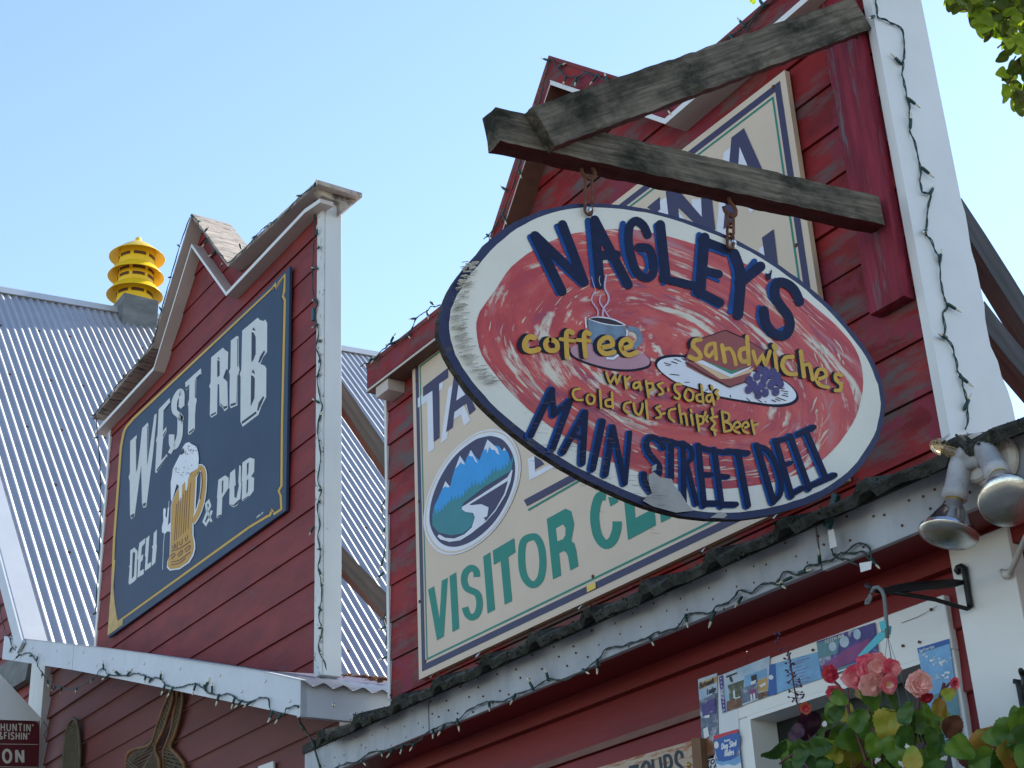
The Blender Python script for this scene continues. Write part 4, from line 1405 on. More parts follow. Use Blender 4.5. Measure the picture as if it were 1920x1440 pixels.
main = [
    (G3([(205, 690), (440, 190)]), 16), (G3([(440, 190), (465, 460)]), 14), (G3([(465, 460), (630, 320)]), 14), (G3([(640, 320), (450, 840)]), 16),
    (G3([(570, 880), (810, 440)]), 15), (G3([(815, 440), (785, 1000)]), 15), (G3([(690, 695), (800, 735)]), 8), (G3([(1010, 545), (900, 1065)]), 16),
    (G3([(1045, 1130), (1125, 610)]), 15), (G3([(1130, 610), (1258, 1230)]), 13), (G3([(1268, 1230), (1318, 670)]), 11),
    (catmull(G4([(285, 265), (240, 200), (170, 180), (140, 230), (160, 310), (215, 380), (250, 430), (250, 490)]), 3), 14), (catmull(G4([(120, 500), (130, 570), (180, 640)]), 3), 14),
    (G4([(285, 200), (430, 240)]), 13), (G4([(352, 220), (352, 525)]), 14),
    (G4([(455, 235), (462, 740)]), 13), (catmull(G4([(455, 232), (520, 275), (530, 360), (470, 410)]), 3), 11), (G4([(488, 420), (570, 745)]), 12),
    (G4([(585, 255), (635, 760)]), 14), (G4([(590, 262), (685, 290)]), 12), (G4([(615, 495), (695, 500)]), 11), (G4([(630, 745), (740, 745)]), 13),
    (G4([(722, 290), (785, 765)]), 14), (G4([(730, 296), (825, 312)]), 12), (G4([(755, 510), (835, 518)]), 11), (G4([(780, 755), (905, 755)]), 13),
    (G4([(845, 300), (1005, 315)]), 14), (G4([(925, 310), (1010, 760)]), 15),
    (G4([(1088, 255), (1228, 730)]), 15), (catmull(G4([(1095, 258), (1175, 290), (1245, 400), (1292, 560), (1285, 670), (1235, 730)]), 3), 13),
    (G4([(1250, 215), (1385, 680)]), 14), (G4([(1245, 215), (1345, 190)]), 12), (G4([(1315, 425), (1378, 400)]), 10), (G4([(1380, 672), (1475, 620)]), 13),
    (G4([(1375, 175), (1535, 615)]), 14), (G4([(1530, 605), (1615, 568)]), 13), (G4([(1445, 155), (1570, 98)]), 14), (G4([(1510, 135), (1680, 530)]), 14), (G4([(1630, 560), (1750, 508)]), 14),
]
a = Art(pfo, start=0.0026)
def fat(p, k=3.0):                 # run the brush a little past both ends
    p = [Vector((q[0], q[1])) for q in p]
    d0, d1 = (p[0] - p[1]).normalized(), (p[-1] - p[-2]).normalized()
    return [p[0] + d0*k] + p[1:-1] + [p[-1] + d1*k]


for p, wd in light:
    a.ribbon(fat(p, 2), wd*1.15, 1, rnd=True)
a.layer()
for p, wd in strokes:
    a.ribbon(fat(p, 2), wd*1.14, 0, rnd=True)
a.poly(G2([(1290, 548), (1320, 560), (1345, 545), (1355, 505), (1366, 530), (1352, 610), (1322, 640), (1300, 610)]), 0)
a.build('name_lettering', [m_letdk, m_letlt], ov)
a = Art(pfo, start=0.0026)
for p, wd in main:
    a.ribbon([(q[0] - 2.4, q[1] + 1.2) for q in fat(p, 1)], wd*0.98, 1, rnd=True)
a.layer()
for p, wd in main:
    a.ribbon([(q[0] + 2.0, q[1]) for q in fat(p, 1)], wd*0.74, 0, rnd=True)
a.build('street_lettering', [m_letdk, m_letlt], ov)

# pictures: cup of coffee, sandwich plate, grapes
C1, C2, C3 = TR(960, 500, 6.0), TR(1210, 600, 4.923), TR(1040, 680, 4.8)
P_ = [flat('saucer pink paint', (0.44, 0.23, 0.27), 0.5, var=.12), m_shadow, flat('cup blue grey paint', (0.14, 0.20, 0.27), 0.5, var=.3, scale=30), m_wht, flat('lilac steam paint', (0.48, 0.36, 0.45), 0.5), flat('coffee brown paint', (0.025, 0.012, 0.02), 0.5),
      flat('crust red brown paint', (0.26, 0.06, 0.05), 0.5), flat('lettuce green paint', (0.03, 0.22, 0.12), 0.5), flat('cheese tan paint', (0.62, 0.42, 0.24), 0.5), flat('grape purple paint', (0.06, 0.04, 0.14), 0.5, var=.4, scale=40)]
a = Art(pfo, start=0.0026)
sau = catmull(C1([(640, 920), (680, 880), (760, 858), (900, 850), (1100, 860), (1300, 900), (1450, 960), (1540, 1020), (1570, 1075), (1540, 1120), (1440, 1150), (1300, 1165), (1100, 1150), (900, 1100), (740, 1040), (660, 985)]), 3, closed=True)
a.poly([(q[0]*1.0 + 0, q[1] + 2.5) for q in sau], 1)
a.layer()
m_ = (sum(q[0] for q in sau)/len(sau), sum(q[1] for q in sau)/len(sau))
a.poly([(m_[0] + (q[0]-m_[0])*.96, m_[1] + (q[1]-m_[1])*.94) for q in sau], 0)
a.layer()
a.ribbon(catmull(C1([(1300, 690), (1400, 715), (1440, 790), (1420, 860), (1370, 910)]), 4), 9, 2)
a.poly(C1([(850, 590), (1000, 560), (1285, 655), (1270, 830), (1200, 980), (1090, 1020), (960, 960), (880, 850)]), 2)
a.layer()
a.poly(catmull(C1([(862, 585), (960, 560), (1120, 580), (1240, 630), (1275, 660), (1180, 668), (1040, 650), (920, 615)]), 3, closed=True), 3)
a.layer()
a.poly(catmull(C1([(875, 585), (960, 572), (1110, 592), (1230, 640), (1255, 656), (1170, 655), (1040, 636), (930, 606)]), 3, closed=True), 5)
for p, wd in ((C1([(962, 560), (965, 490), (905, 400), (900, 340), (940, 270)]), 2.4), (C1([(1100, 580), (1030, 470), (985, 390), (1000, 320)]), 2.6), (C1([(1020, 560), (1030, 470), (1080, 400), (1085, 330), (1045, 240), (1050, 150), (1065, 90)]), 3.4), (C1([(940, 260), (910, 170), (895, 110)]), 1.2), (C1([(1000, 215), (980, 150), (990, 105)]), 1.2)):
    a.ribbon(catmull(p, 4), wd, 4)
a.ribbon(C1([(826, 570), (835, 690)]), 2.5, 3)
a.ribbon(C1([(1298, 710), (1290, 780)]), 3, 3)
a.ribbon(C1([(1060, 1030), (1140, 1035), (1200, 990)]), 4, 3)
a.build('coffee_cup_picture', P_, ov)
a = Art(pfo, start=0.0026)
pl_ = catmull(C2([(88, 410), (110, 355), (190, 325), (330, 322), (600, 375), (900, 445), (1150, 500), (1290, 560), (1390, 650), (1415, 730), (1350, 785), (1200, 802), (1000, 775), (700, 722), (450, 640), (280, 580), (150, 490)]), 3, closed=True)
a.poly(pl_, 1)
a.layer()
m_ = (sum(q[0] for q in pl_)/len(pl_), sum(q[1] for q in pl_)/len(pl_))
a.poly([(m_[0] + (q[0]-m_[0])*.965, m_[1] + (q[1]-m_[1])*.90) for q in pl_], 3)
a.layer()
rp = random.Random(1)
for i in range(46):
    t = rp.random()*2*math.pi
    k = int(t/(2*math.pi)*len(pl_))
    q = pl_[k]
    f0, f1 = rp.uniform(.72, .80), rp.uniform(.82, .88)
    a.ribbon([(m_[0] + (q[0]-m_[0])*f0, m_[1] + (q[1]-m_[1])*f0), (m_[0] + (q[0]-m_[0])*f1, m_[1] + (q[1]-m_[1])*f1)], 1.3, 1)
a.poly(C2([(370, 385), (450, 360), (1000, 440), (940, 570), (780, 622), (560, 520), (385, 425)]), 6)
a.layer()
a.poly(C2([(520, 170), (740, 92), (890, 160), (1110, 290), (1020, 425), (800, 470), (370, 360), (420, 240)]), 6)
a.poly(C2([(450, 385), (520, 375), (790, 510), (1000, 440), (985, 480), (790, 540), (690, 545)]), 8)
a.layer()
a.poly(C2([(460, 380), (530, 372), (795, 500), (985, 425), (960, 450), (790, 530)]), 3)
a.layer()
a.poly(C2([(530, 370), (800, 470), (960, 415), (900, 440), (795, 500)]), 7)
a.ribbon(C2([(520, 168), (740, 92), (890, 158)]), 1.4, 1)
a.ribbon(C2([(960, 195), (1110, 285)]), 1.2, 1)
a.ribbon(C2([(372, 390), (560, 500), (780, 620), (940, 565)]), 1.4, 1)
for x, y in ((960, 555), (955, 640), (1030, 520), (1000, 600), (1100, 540), (1045, 690), (1110, 670), (1080, 600), (1150, 500), (1160, 600), (1205, 660), (1200, 560), (1250, 590), (1060, 460), (1110, 470), (1180, 480), (1225, 520), (1030, 640)):
    a.disc(C2([(x, y)])[0], rp.uniform(6.5, 7.8), 9, 12, r2=8.2)
a.build('sandwich_plate_picture', P_, ov)

txt = [  # (points, width)
    ([(250, 800), (190, 790), (145, 850), (150, 920), (210, 950), (300, 930)], 10, C1), ([(440, 820), (500, 850), (510, 920), (460, 945), (400, 930), (375, 870), (400, 825), (440, 820)], 9, C1),
    ([(680, 745), (635, 725), (610, 780), (620, 1020)], 9, C1), ([(545, 815), (700, 835)], 7, C1), ([(870, 755), (830, 740), (810, 800), (830, 1010)], 9, C1), ([(735, 825), (875, 835)], 7, C1),
    ([(1030, 905), (1130, 880), (1110, 810), (1050, 800), (990, 850), (990, 930), (1050, 980), (1150, 960)], 9, C1), ([(1250, 920), (1340, 890), (1325, 830), (1270, 820), (1225, 870), (1245, 950), (1310, 995), (1400, 965)], 9, C1),
    ([(510, 180), (455, 190), (440, 240), (490, 290), (510, 340), (470, 365), (410, 340)], 8.5, C2), ([(620, 215), (570, 240), (555, 300), (590, 335), (630, 290)], 7, C2), ([(640, 215), (655, 360)], 7, C2),
    ([(708, 235), (735, 385)], 8, C2), ([(720, 280), (775, 262), (815, 320), (835, 410)], 7, C2), ([(930, 262), (880, 275), (870, 335), (900, 385), (950, 370)], 8, C2), ([(940, 155), (955, 405)], 8, C2),
    ([(995, 290), (1030, 400), (1080, 330), (1110, 410), (1150, 290)], 7, C2), ([(1195, 300), (1215, 470)], 7, C2), ([(1190, 238), (1200, 262)], 10, C2), ([(1360, 340), (1290, 350), (1265, 420), (1310, 490), (1390, 500)], 8, C2),
    ([(1435, 290), (1465, 520)], 8, C2), ([(1455, 420), (1510, 410), (1530, 470), (1545, 550)], 7, C2), ([(1600, 545), (1670, 515), (1650, 460), (1600, 460), (1575, 530), (1610, 600), (1690, 620)], 7, C2), ([(1810, 510), (1760, 500), (1760, 550), (1805, 595), (1800, 645), (1755, 650)], 7, C2),
]
small = [
    [(465, 90), (500, 180), (540, 120), (560, 185), (590, 115)], [(632, 130), (645, 230)], [(640, 165), (675, 130)], [(760, 175), (718, 185), (712, 225), (745, 225), (765, 190)], [(765, 180), (775, 245)], [(822, 165), (845, 310)], [(832, 185), (880, 190), (880, 235), (842, 250)],
    [(970, 182), (930, 200), (965, 240), (975, 275), (940, 288)], [(1020, 235), (1024, 250)], [(1140, 195), (1085, 200), (1085, 250), (1125, 290), (1115, 325), (1080, 312)], [(1200, 235), (1245, 270), (1240, 330), (1200, 340), (1170, 300), (1185, 250), (1200, 235)],
    [(1315, 285), (1280, 295), (1285, 340), (1325, 350)], [(1322, 200), (1338, 362)], [(1410, 288), (1372, 298), (1368, 340), (1400, 350), (1418, 310)], [(1415, 285), (1435, 378)], [(1412, 210), (1422, 238)], [(1470, 248), (1448, 270), (1475, 300), (1468, 325)],
    [(225, 235), (175, 245), (165, 290), (195, 332), (252, 335)], [(320, 285), (358, 310), (350, 360), (310, 370), (288, 330), (298, 295), (320, 285)], [(408, 250), (418, 408)], [(510, 330), (462, 342), (465, 388), (505, 395)], [(515, 270), (525, 410)],
    [(685, 355), (635, 370), (625, 420), (665, 458)], [(710, 365), (725, 440), (762, 468), (788, 410), (790, 370)], [(822, 345), (838, 500)], [(952, 390), (915, 408), (948, 450), (952, 488), (915, 498)], [(970, 460), (990, 455)], [(1085, 415), (1035, 430), (1032, 490), (1075, 528)],
    [(1118, 380), (1142, 540)], [(1135, 465), (1175, 465), (1192, 560)], [(1228, 470), (1245, 560)], [(1225, 425), (1232, 440)], [(1278, 470), (1300, 612)], [(1290, 480), (1335, 490), (1335, 540), (1305, 555)], [(1358, 445), (1350, 475)], [(1375, 480), (1362, 510), (1375, 530)],
    [(1415, 415), (1425, 470)], [(1462, 485), (1405, 500), (1442, 545), (1412, 595), (1455, 610)], [(1435, 600), (1445, 650)], [(1505, 440), (1528, 620)], [(1508, 442), (1565, 460), (1565, 515), (1520, 528)], [(1520, 528), (1582, 555), (1588, 605), (1528, 620)],
    [(1622, 590), (1670, 570), (1650, 532), (1615, 555), (1618, 610), (1662, 632)], [(1702, 588), (1745, 570), (1725, 535), (1692, 560), (1702, 615), (1742, 632)], [(1772, 520), (1798, 640)], [(1785, 565), (1830, 552)],
]
def menu(name, rows, off, ws, dx):
    a = Art(pfo, start=0.0050)
    for q, wd in rows:
        a.ribbon([(x - wd*dx, y + wd*.05 - 1) for x, y in q], wd*1.2, 1, rnd=True)
    a.layer()
    for q, wd in rows:
        a.ribbon(q, wd, 0, rnd=True)
    a.build(name, [m_mus, m_shadow], ov)


rows = [(catmull(tr(p), 3), wd) for p, wd, tr in txt]
menu('coffee_lettering', rows[:8], 0, 0, .72)
menu('sandwiches_lettering', rows[8:], 0, 0, .62)
menu('small_menu_lettering', [(catmull(C3(p), 3), 4.6) for p in small], 0, 0, .75)
# torn patches where the painted skin has come away
a = Art(pfo, start=0.0066)
a.poly(G4([(165, 505), (210, 480), (265, 525), (365, 540), (380, 590), (440, 660), (495, 750), (535, 792), (545, 812), (400, 828), (205, 776), (116, 726), (150, 690), (195, 660), (170, 590)]), 0)
a.poly(G4([(195, 430), (235, 410), (230, 460), (190, 480)]), 0)
a.poly(G4([(690, 872), (770, 822), (820, 828), (840, 850), (810, 876)]), 0)
rq = random.Random(9)
for i in range(190):                # frayed ply along the left rim
    t = rq.random()
    u, v = 838 + 18*math.sin(t*3.1)*0 + (rq.random())*24 + abs(t - .45)*46, 490 + t*230
    if t > .75:
        u += (t - .75)*160
    ln_ = rq.uniform(6, 17)
    a.ribbon([(u + 5, v), (u + 5 + ln_, v - ln_*.12 + rq.uniform(-1, 1))], rq.uniform(0.8, 2.6), 2)
for i in range(150):               # fine horizontal cracks in the paint
    u, v = rq.uniform(980, 1240), 0
    v = 770 + (u - 960)*0.42 + rq.gauss(25, 42)
    ln_ = rq.uniform(4, 22)
    a.ribbon([(u, v), (u + ln_, v + ln_*.08)], rq.uniform(0.25, 0.6), 1)
a.build('torn_paint_patches', [m_bare, flat('brown paint crack', (0.16, 0.11, 0.07), 0.8), flat('frayed ply', (0.42, 0.38, 0.30), 0.9, var=.3)], ov)
for u, v in ((1105, 397), (1372, 457)):
    b = MB()
    p = PX(u, v, OX)
    b.lathe(p, (1, 0, 0), [(0.013, 0.001), (0.013, 0.004), (0.0085, 0.0045), (0.0085, 0.011), (0.004, 0.014)], 12, cap1=True)
    b.build('hanging_bolt', m_bolt, ov, smooth=False)


# hooks and chains
def link(b, c, dirv, side, L_, wd, r):
    d, s = dirv.normalized(), side.normalized()
    pts = []
    for i in range(16):
        t = 2*math.pi*i/16
        pts.append(c + d*(math.copysign(max(0, L_/2 - wd/2), math.cos(t)) + math.cos(t)*wd/2) + s*math.sin(t)*wd/2)
    b.tube(pts, r, 6, closed=True)


for (ut, vt), (ub, vb), lab, nl in (((1101, 300), (1103, 398), 'rusty hook and short link at the left end of the oval sign', 1), ((1366, 372), (1369, 462), 'rusty open hook with chain links at the right end of the oval sign', 3)):
    xm = BXF - WB/2
    pt = PX(ut, vt, xm)
    pb = PX(ub, vb, OX + 0.012)
    ck = thing('sign_chain', pt, lab, 'chain', 'chains hanging the oval sign')
    b = MB()
    hk = 0.075
    cc = pt + Vector((0, 0, -0.035))
    pts = [pt + Vector((0, 0, 0.03)), pt, pt + Vector((0, 0.004, -0.012))]
    for i in range(9):
        t = R(70 - i*32)
        pts.append(cc + Vector((0, math.cos(t)*0.022, math.sin(t)*0.022)))
    b.tube(pts, 0.0052, 8)
    b.build('hook', m_rust, ck, smooth=True)
    top = cc + Vector((0, 0, -0.018))
    seg = (pb - top)/nl
    for i in range(nl):
        b = MB()
        link(b, top + seg*(i + 0.5), seg, Vector((0, 1, 0)) if i % 2 == 0 else Vector((1, 0.2, 0)), seg.length + 0.014, 0.022, 0.0042)
        b.build('chain_link', m_rust, ck, smooth=True)

# ================================================================== ROOF VENT
vx = RX*U + 0.21
ya, yb = PX(231, 575, vx).y, PX(297, 580, vx).y
zt = PX(266, 556, vx).z
vc = Vector((RX*U, (ya + yb)/2, zt))
vt = thing('roof_vent', (vc.x, vc.y, RZ*U + 1.6), 'yellow three tiered metal ventilator on a grey curb box on the iron roof ridge', 'roof vent')
b = MB()
b.box(vc.x - 0.21, vx, ya, yb, zt - 0.55, zt)
b.build('curb_box', m_curb, vt, bevel=0.006)
b = MB()
b.lathe(vc, (0, 0, 1), [(0.185, -0.02), (0.185, 0.64)], 40)
b.build('drum', m_yellow, vt, smooth=True)
for i, z in enumerate((0.11, 0.335, 0.565)):
    b = MB()
    if i < 2:
        b.lathe(vc + Vector((0, 0, z)), (0, 0, 1), [(0.186, 0.115), (0.235, 0.075), (0.289, 0.0), (0.292, -0.004), (0.288, -0.006), (0.233, 0.068), (0.186, 0.108)], 48)
    else:
        b.lathe(vc + Vector((0, 0, z)), (0, 0, 1), [(0.0, 0.245), (0.03, 0.24), (0.034, 0.205), (0.05, 0.195), (0.16, 0.115), (0.289, 0.0), (0.292, -0.004), (0.288, -0.007), (0.16, 0.105), (0.0, 0.17)], 48)
    b.build('hood', m_yellow, vt, smooth=True)
for z in (0.075, 0.27, 0.345, 0.515):
    for k in range(7):
        a0 = k*2*math.pi/7 + 0.35
        b = MB()
        pts0 = [(vc.x + 0.1885*math.cos(a0 + j*0.078), vc.y + 0.1885*math.sin(a0 + j*0.078)) for j in range(10)]
        for p, q in zip(pts0, pts0[1:]):
            b.poly([(p[0], p[1], vc.z + z), (q[0], q[1], vc.z + z), (q[0], q[1], vc.z + z + 0.036), (p[0], p[1], vc.z + z + 0.036)])
        b.build('louvre_slot', m_slot, vt)

# ================================================================== STRINGS OF LIGHTS
b = MB()
b.lathe((0, 0, 0), (0, 0, 1), [(0.0032, -0.006), (0.0052, 0.0), (0.0055, 0.012), (0.0048, 0.026)], 8, 0, cap0=True, cap1=True)
b.lathe((0, 0, 0.025), (0, 0, 1), [(0.0034, 0.0), (0.0036, 0.010), (0.0026, 0.017), (0.0006, 0.022)], 8, 1, cap1=True)
proto = b.build('bulb', [m_socket, m_tip], None, smooth=True)
bulb_me = proto.data
bpy.data.objects.remove(proto)
TWO = []


def lights(label, paths, pf, bulbs, scale=1.0, r=0.0021, out=Vector((0, -1, 0)), extra=None):
    """a string of lights: cords through traced points, bulbs given as (foot, tip) pairs"""
    p0 = pf(*paths[0][0])
    st = thing('string_lights', p0, label, 'string lights', 'strings of small bulbs along the roof edges')
    b = MB()
    rs = random.Random(len(label))
    for path in paths:
        pts = catmull(path, 6)
        wp = []
        for i, (u, v) in enumerate(pts):
            p = pf(u, v)
            wp.append(p + out*(0.004 + 0.006*abs(noise.noise(p*9))) + Vector((noise.noise(p*31), 0, noise.noise(p*33 + Vector((5, 1, 2)))))*0.006)
        b.tube(wp, r*scale, 6)
        wp2 = [q + Vector((math.sin(i*0.9)*0.004, 0.002, math.cos(i*0.9)*0.004))*scale for i, q in enumerate(wp)]
        b.tube(wp2, r*0.8*scale, 5)
    b.build('cord', m_cable, st, smooth=True)
    for (u0, v0), (u1, v1) in bulbs:
        a, c = pf(u0, v0) + out*0.006, pf(u1, v1) + out*rs.uniform(0.0, 0.03)
        d = (c - a)
        if d.length < 1e-4:
            continue
        o = bpy.data.objects.new('bulb', bulb_me)
        COL.objects.link(o)
        o.parent = st
        o.location = a - WP[st.name]
        s_ = scale*rs.uniform(0.95, 1.1)
        o.scale = (s_, s_, s_)
        o.rotation_euler = d.to_track_quat('Z', 'Y').to_euler()
    return st


def pr(tr, l):
    return [tuple(tr(list(q))) for q in l]


I_ = lambda pts: list(pts)
xp = -0.785*U + 0.008
lights('dark cord of small clear bulbs zigzagging down the tall white corner post',
       [[(1652, -60), (1640, 0), (1644, 33), (1668, 45), (1691, 64), (1692, 105), (1687, 122), (1690, 150), (1699, 186), (1702, 210), (1703, 240), (1714, 285), (1724, 318), (1722, 350), (1728, 365), (1741, 366), (1736, 400), (1734, 434), (1748, 465), (1757, 492), (1762, 540), (1774, 572), (1768, 590), (1771, 634), (1786, 660), (1792, 690), (1799, 712), (1806, 740), (1812, 772), (1806, 806)]],
       lambda u, v: PX(u, v, xp),
       [((1686, 121), (1663, 99)), ((1700, 187), (1721, 210)), ((1704, 240), (1700, 219)), ((1727, 317), (1745, 339)), ((1742, 364), (1755, 339)), ((1734, 433), (1714, 446)), ((1759, 492), (1761, 465)), ((1774, 572), (1794, 590)), ((1771, 635), (1740, 629)), ((1798, 708), (1815, 729)), ((1806, 767), (1810, 740)), ((1636, 33), (1618, 40))],
       out=Vector((1, 0, 0)))
F6, F7 = TR(560, 900, 2.6667), TR(1240, 900, 2.6667)
fz = FYF - 0.004
ls = lights('long cord of small bulbs draped along the galvanised porch fascia under the mossy roof edge',
            [F6([(120, 1470), (230, 1425), (310, 1402), (370, 1360), (470, 1350), (540, 1322), (600, 1310), (650, 1262), (720, 1230), (800, 1200), (870, 1140), (960, 1108), (1020, 1112), (1090, 1072), (1180, 1042), (1250, 1000), (1330, 1002), (1440, 950), (1510, 890), (1540, 842), (1620, 832), (1720, 800), (1800, 765)]) +
             F7([(0, 768), (90, 732), (140, 672), (210, 665), (260, 662), (290, 630), (360, 602), (400, 552), (450, 568), (520, 512), (580, 520), (620, 462), (690, 472), (740, 432), (800, 412), (870, 392), (920, 362), (990, 320), (1040, 345), (1065, 400)]),
             F7([(850, 330), (870, 385), (920, 400), (990, 425)]), F7([(905, 370), (1000, 362), (1050, 400)])],
            lambda u, v: PY(u, v, fz),
            [tuple(F6(list(q))) for q in [((320, 1400), (345, 1437)), ((420, 1358), (442, 1388)), ((480, 1348), (481, 1380)), ((530, 1325), (536, 1362)), ((590, 1312), (590, 1348)), ((680, 1250), (692, 1288)), ((735, 1228), (714, 1278)), ((800, 1200), (808, 1240)), ((960, 1118), (982, 1172)), ((1090, 1075), (1093, 1128)), ((1255, 1000), (1255, 950)), ((1430, 950), (1488, 982)), ((1500, 905), (1506, 968)), ((1765, 795), (1812, 842)), ((1180, 1045), (1172, 1000))]] +
            [tuple(F7(list(q))) for q in [((130, 680), (142, 718)), ((272, 665), (254, 736)), ((408, 590), (410, 628)), ((590, 512), (636, 548)), ((655, 490), (625, 522)), ((1058, 400), (1138, 478)), ((700, 465), (725, 458)), ((800, 412), (808, 396))]], scale=0.95)
b = MB()
pa, pb = PY(1569, 926, FYF - 0.035), PY(1551, 990, FYF - 0.03)
ax_ = (pb - pa).normalized()
sd_ = ax_.cross(Vector((0, 1, 0))).normalized()
b.obox((pa + pb)/2, (pb - pa)/2, sd_*0.010, Vector((0, 0.008, 0)))
b.build('plug', mat('dark green plug', (0.015, 0.06, 0.06), 0.5), ls, bevel=0.002)
b = MB()
for q in (((1552, 995), (1563, 992), (1569, 1024), (1556, 1029)), ((1611, 1056), (1634, 1052), (1633, 1067), (1614, 1073))):
    b.prism([PY(u, v, FYF - 0.03) for u, v in q], Vector((0, 0.001, 0)))
b.build('paper_tag', m_white, ls)
T3, T3b, T5 = TR(670, 540, 8.0), TR(560, 80, 2.6667), TR(940, 80, 5.3333)
cyf = 0.97*U - 0.008
lights('cord of bulbs along the left shoulder of the store parapet beside the oval',
       [T3([(60, 1190), (110, 1150), (160, 1125), (240, 1072), (320, 1010), (430, 900), (540, 825), (680, 760), (780, 690), (850, 560), (900, 455), (1060, 350), (1130, 285), (1250, 268), (1400, 180), (1700, -100)])],
       lambda u, v: PY(u, v, cyf),
       [tuple(T3(list(q))) for q in [((320, 1030), (240, 1185)), ((205, 1085), (292, 1018)), ((525, 800), (600, 685)), ((560, 825), (485, 885)), ((770, 690), (850, 805)), ((890, 462), (710, 500)), ((1065, 355), (1098, 498)), ((1150, 245), (1055, 175))]])
lights('cord of bulbs over the central gable of the store parapet behind the timber bracket',
       [T3b([(930, 985), (965, 950), (1000, 900), (1035, 830), (1085, 690), (1108, 610), (1150, 500), (1200, 330), (1235, 190), (1262, 85)]) + T5([(560, 235), (650, 335), (750, 352), (870, 302), (960, 335), (1060, 382), (1200, 430), (1450, 560), (1640, 640)])],
       lambda u, v: PY(u, v, cyf),
       [tuple(T3b(list(q))) for q in [((1042, 738), (1012, 714)), ((1108, 640), (1120, 692)), ((1030, 868), (1040, 908)), ((948, 962), (962, 975))]] +
       [tuple(T5(list(q))) for q in [((480, 180), (408, 163)), ((590, 240), (665, 205)), ((660, 345), (655, 465)), ((760, 365), (776, 435)), ((965, 345), (900, 425)), ((1075, 390), (1045, 318)), ((1650, 640), (1692, 712))]])
lights('cord of bulbs along the high right shoulder of the store parapet',
       [[(1335, 96), (1355, 78), (1372, 66), (1388, 58), (1404, 40), (1414, 34), (1430, 14), (1446, 4), (1475, -22)], [(1404, 62), (1410, 44), (1424, 28), (1434, 12)]], lambda u, v: PY(u, v, cyf), [((1398, 50), (1392, 40)), ((1434, 12), (1424, -6)), ((1372, 68), (1380, 78))])
T2 = TR(340, 330, 5.647)
wy = 0.97*U - 0.008
lights('cord of bulbs over the gable and right shoulder of the pub parapet',
       [T2([(110, 415), (180, 475), (200, 555), (272, 640), (290, 690), (360, 790), (440, 850), (500, 922), (600, 838), (690, 770), (790, 645), (900, 540), (970, 488), (1080, 425), (1250, 232), (1410, 108)])],
       lambda u, v: PY(u, v, wy),
       [tuple(T2(list(q))) for q in [((125, 432), (82, 392)), ((190, 482), (232, 478)), ((262, 585), (305, 536)), ((282, 680), (258, 745)), ((368, 798), (338, 865)), ((640, 765), (628, 695)), ((430, 955), (475, 925)), ((800, 640), (770, 660)), ((1275, 212), (1205, 222)), ((1418, 112), (1455, 60))]], scale=1.15)
lights('cord of bulbs down the left edge of the pub parapet against the iron roof',
       [[(357, 408), (338, 462), (322, 518), (304, 582), (288, 640), (268, 672), (240, 700), (205, 742), (178, 778)], [(180, 775), (186, 830), (190, 930), (187, 1040), (180, 1150)]],
       lambda u, v: PY(u, v, wy),
       [((338, 462), (330, 456)), ((322, 520), (310, 524)), ((304, 582), (301, 572)), ((290, 640), (280, 634)), ((262, 678), (258, 668)), ((233, 706), (240, 698)), ((206, 744), (202, 734)), ((178, 778), (170, 784)), ((184, 820), (176, 826)), ((190, 910), (196, 900)), ((188, 960), (198, 952)), ((186, 1036), (178, 1030)), ((181, 1150), (170, 1158))], scale=1.15)
WZ1, WZ2 = TR(0, 380, 2.6667), TR(0, 900, 2.6667)
ps = lights('cord of bulbs hanging down the chipped white corner post of the pub front',
            [[(591, 346), (592, 390), (591, 440), (589, 480), (588, 520), (589, 552), (597, 568), (590, 590), (599, 622), (594, 650), (603, 682), (597, 702), (600, 740), (605, 762), (598, 790), (600, 830), (603, 862), (598, 900), (603, 922), (597, 950), (601, 980), (598, 1010), (603, 1040), (599, 1062), (602, 1082), (606, 1120), (599, 1150), (605, 1182), (598, 1215), (608, 1238), (614, 1256)]],
            lambda u, v: PY(u, v, FY - 0.026),
            [tuple(WZ1(list(q))) for q in [((1598, 695), (1648, 668)), ((1602, 790), (1612, 812)), ((1585, 500), (1535, 462)), ((1592, 610), (1565, 635)), ((1600, 1090), (1606, 1060)), ((1600, 1190), (1642, 1222)), ((1592, 870), (1610, 850)), ((1595, 230), (1620, 212)), ((1590, 330), (1548, 325)), ((1590, 160), (1600, 130)), ((1598, 1000), (1575, 980)), ((1602, 1440), (1625, 1425))]] +
            [tuple(WZ2(list(q))) for q in [((1600, 112), (1630, 92)), ((1600, 347), (1645, 332)), ((1612, 527), (1660, 508)), ((1602, 742), (1642, 724)), ((1602, 855), (1645, 882)), ((1572, 238), (1553, 272)), ((1600, 450), (1605, 470)), ((1602, 640), (1615, 660))]], scale=1.1)
b = MB()
b.obox(PY(588, 590, FY - 0.03), Vector((0.011, 0, 0)), Vector((0, 0.008, 0)), Vector((0, 0, 0.035)))
b.build('plug', mat('teal plug box', (0.02, 0.10, 0.13), 0.5), ps, bevel=0.003)
K5, K8 = TR(0, 1180, 5.5375), TR(200, 1260, 8.0)
ry = 0.887*U - 0.006
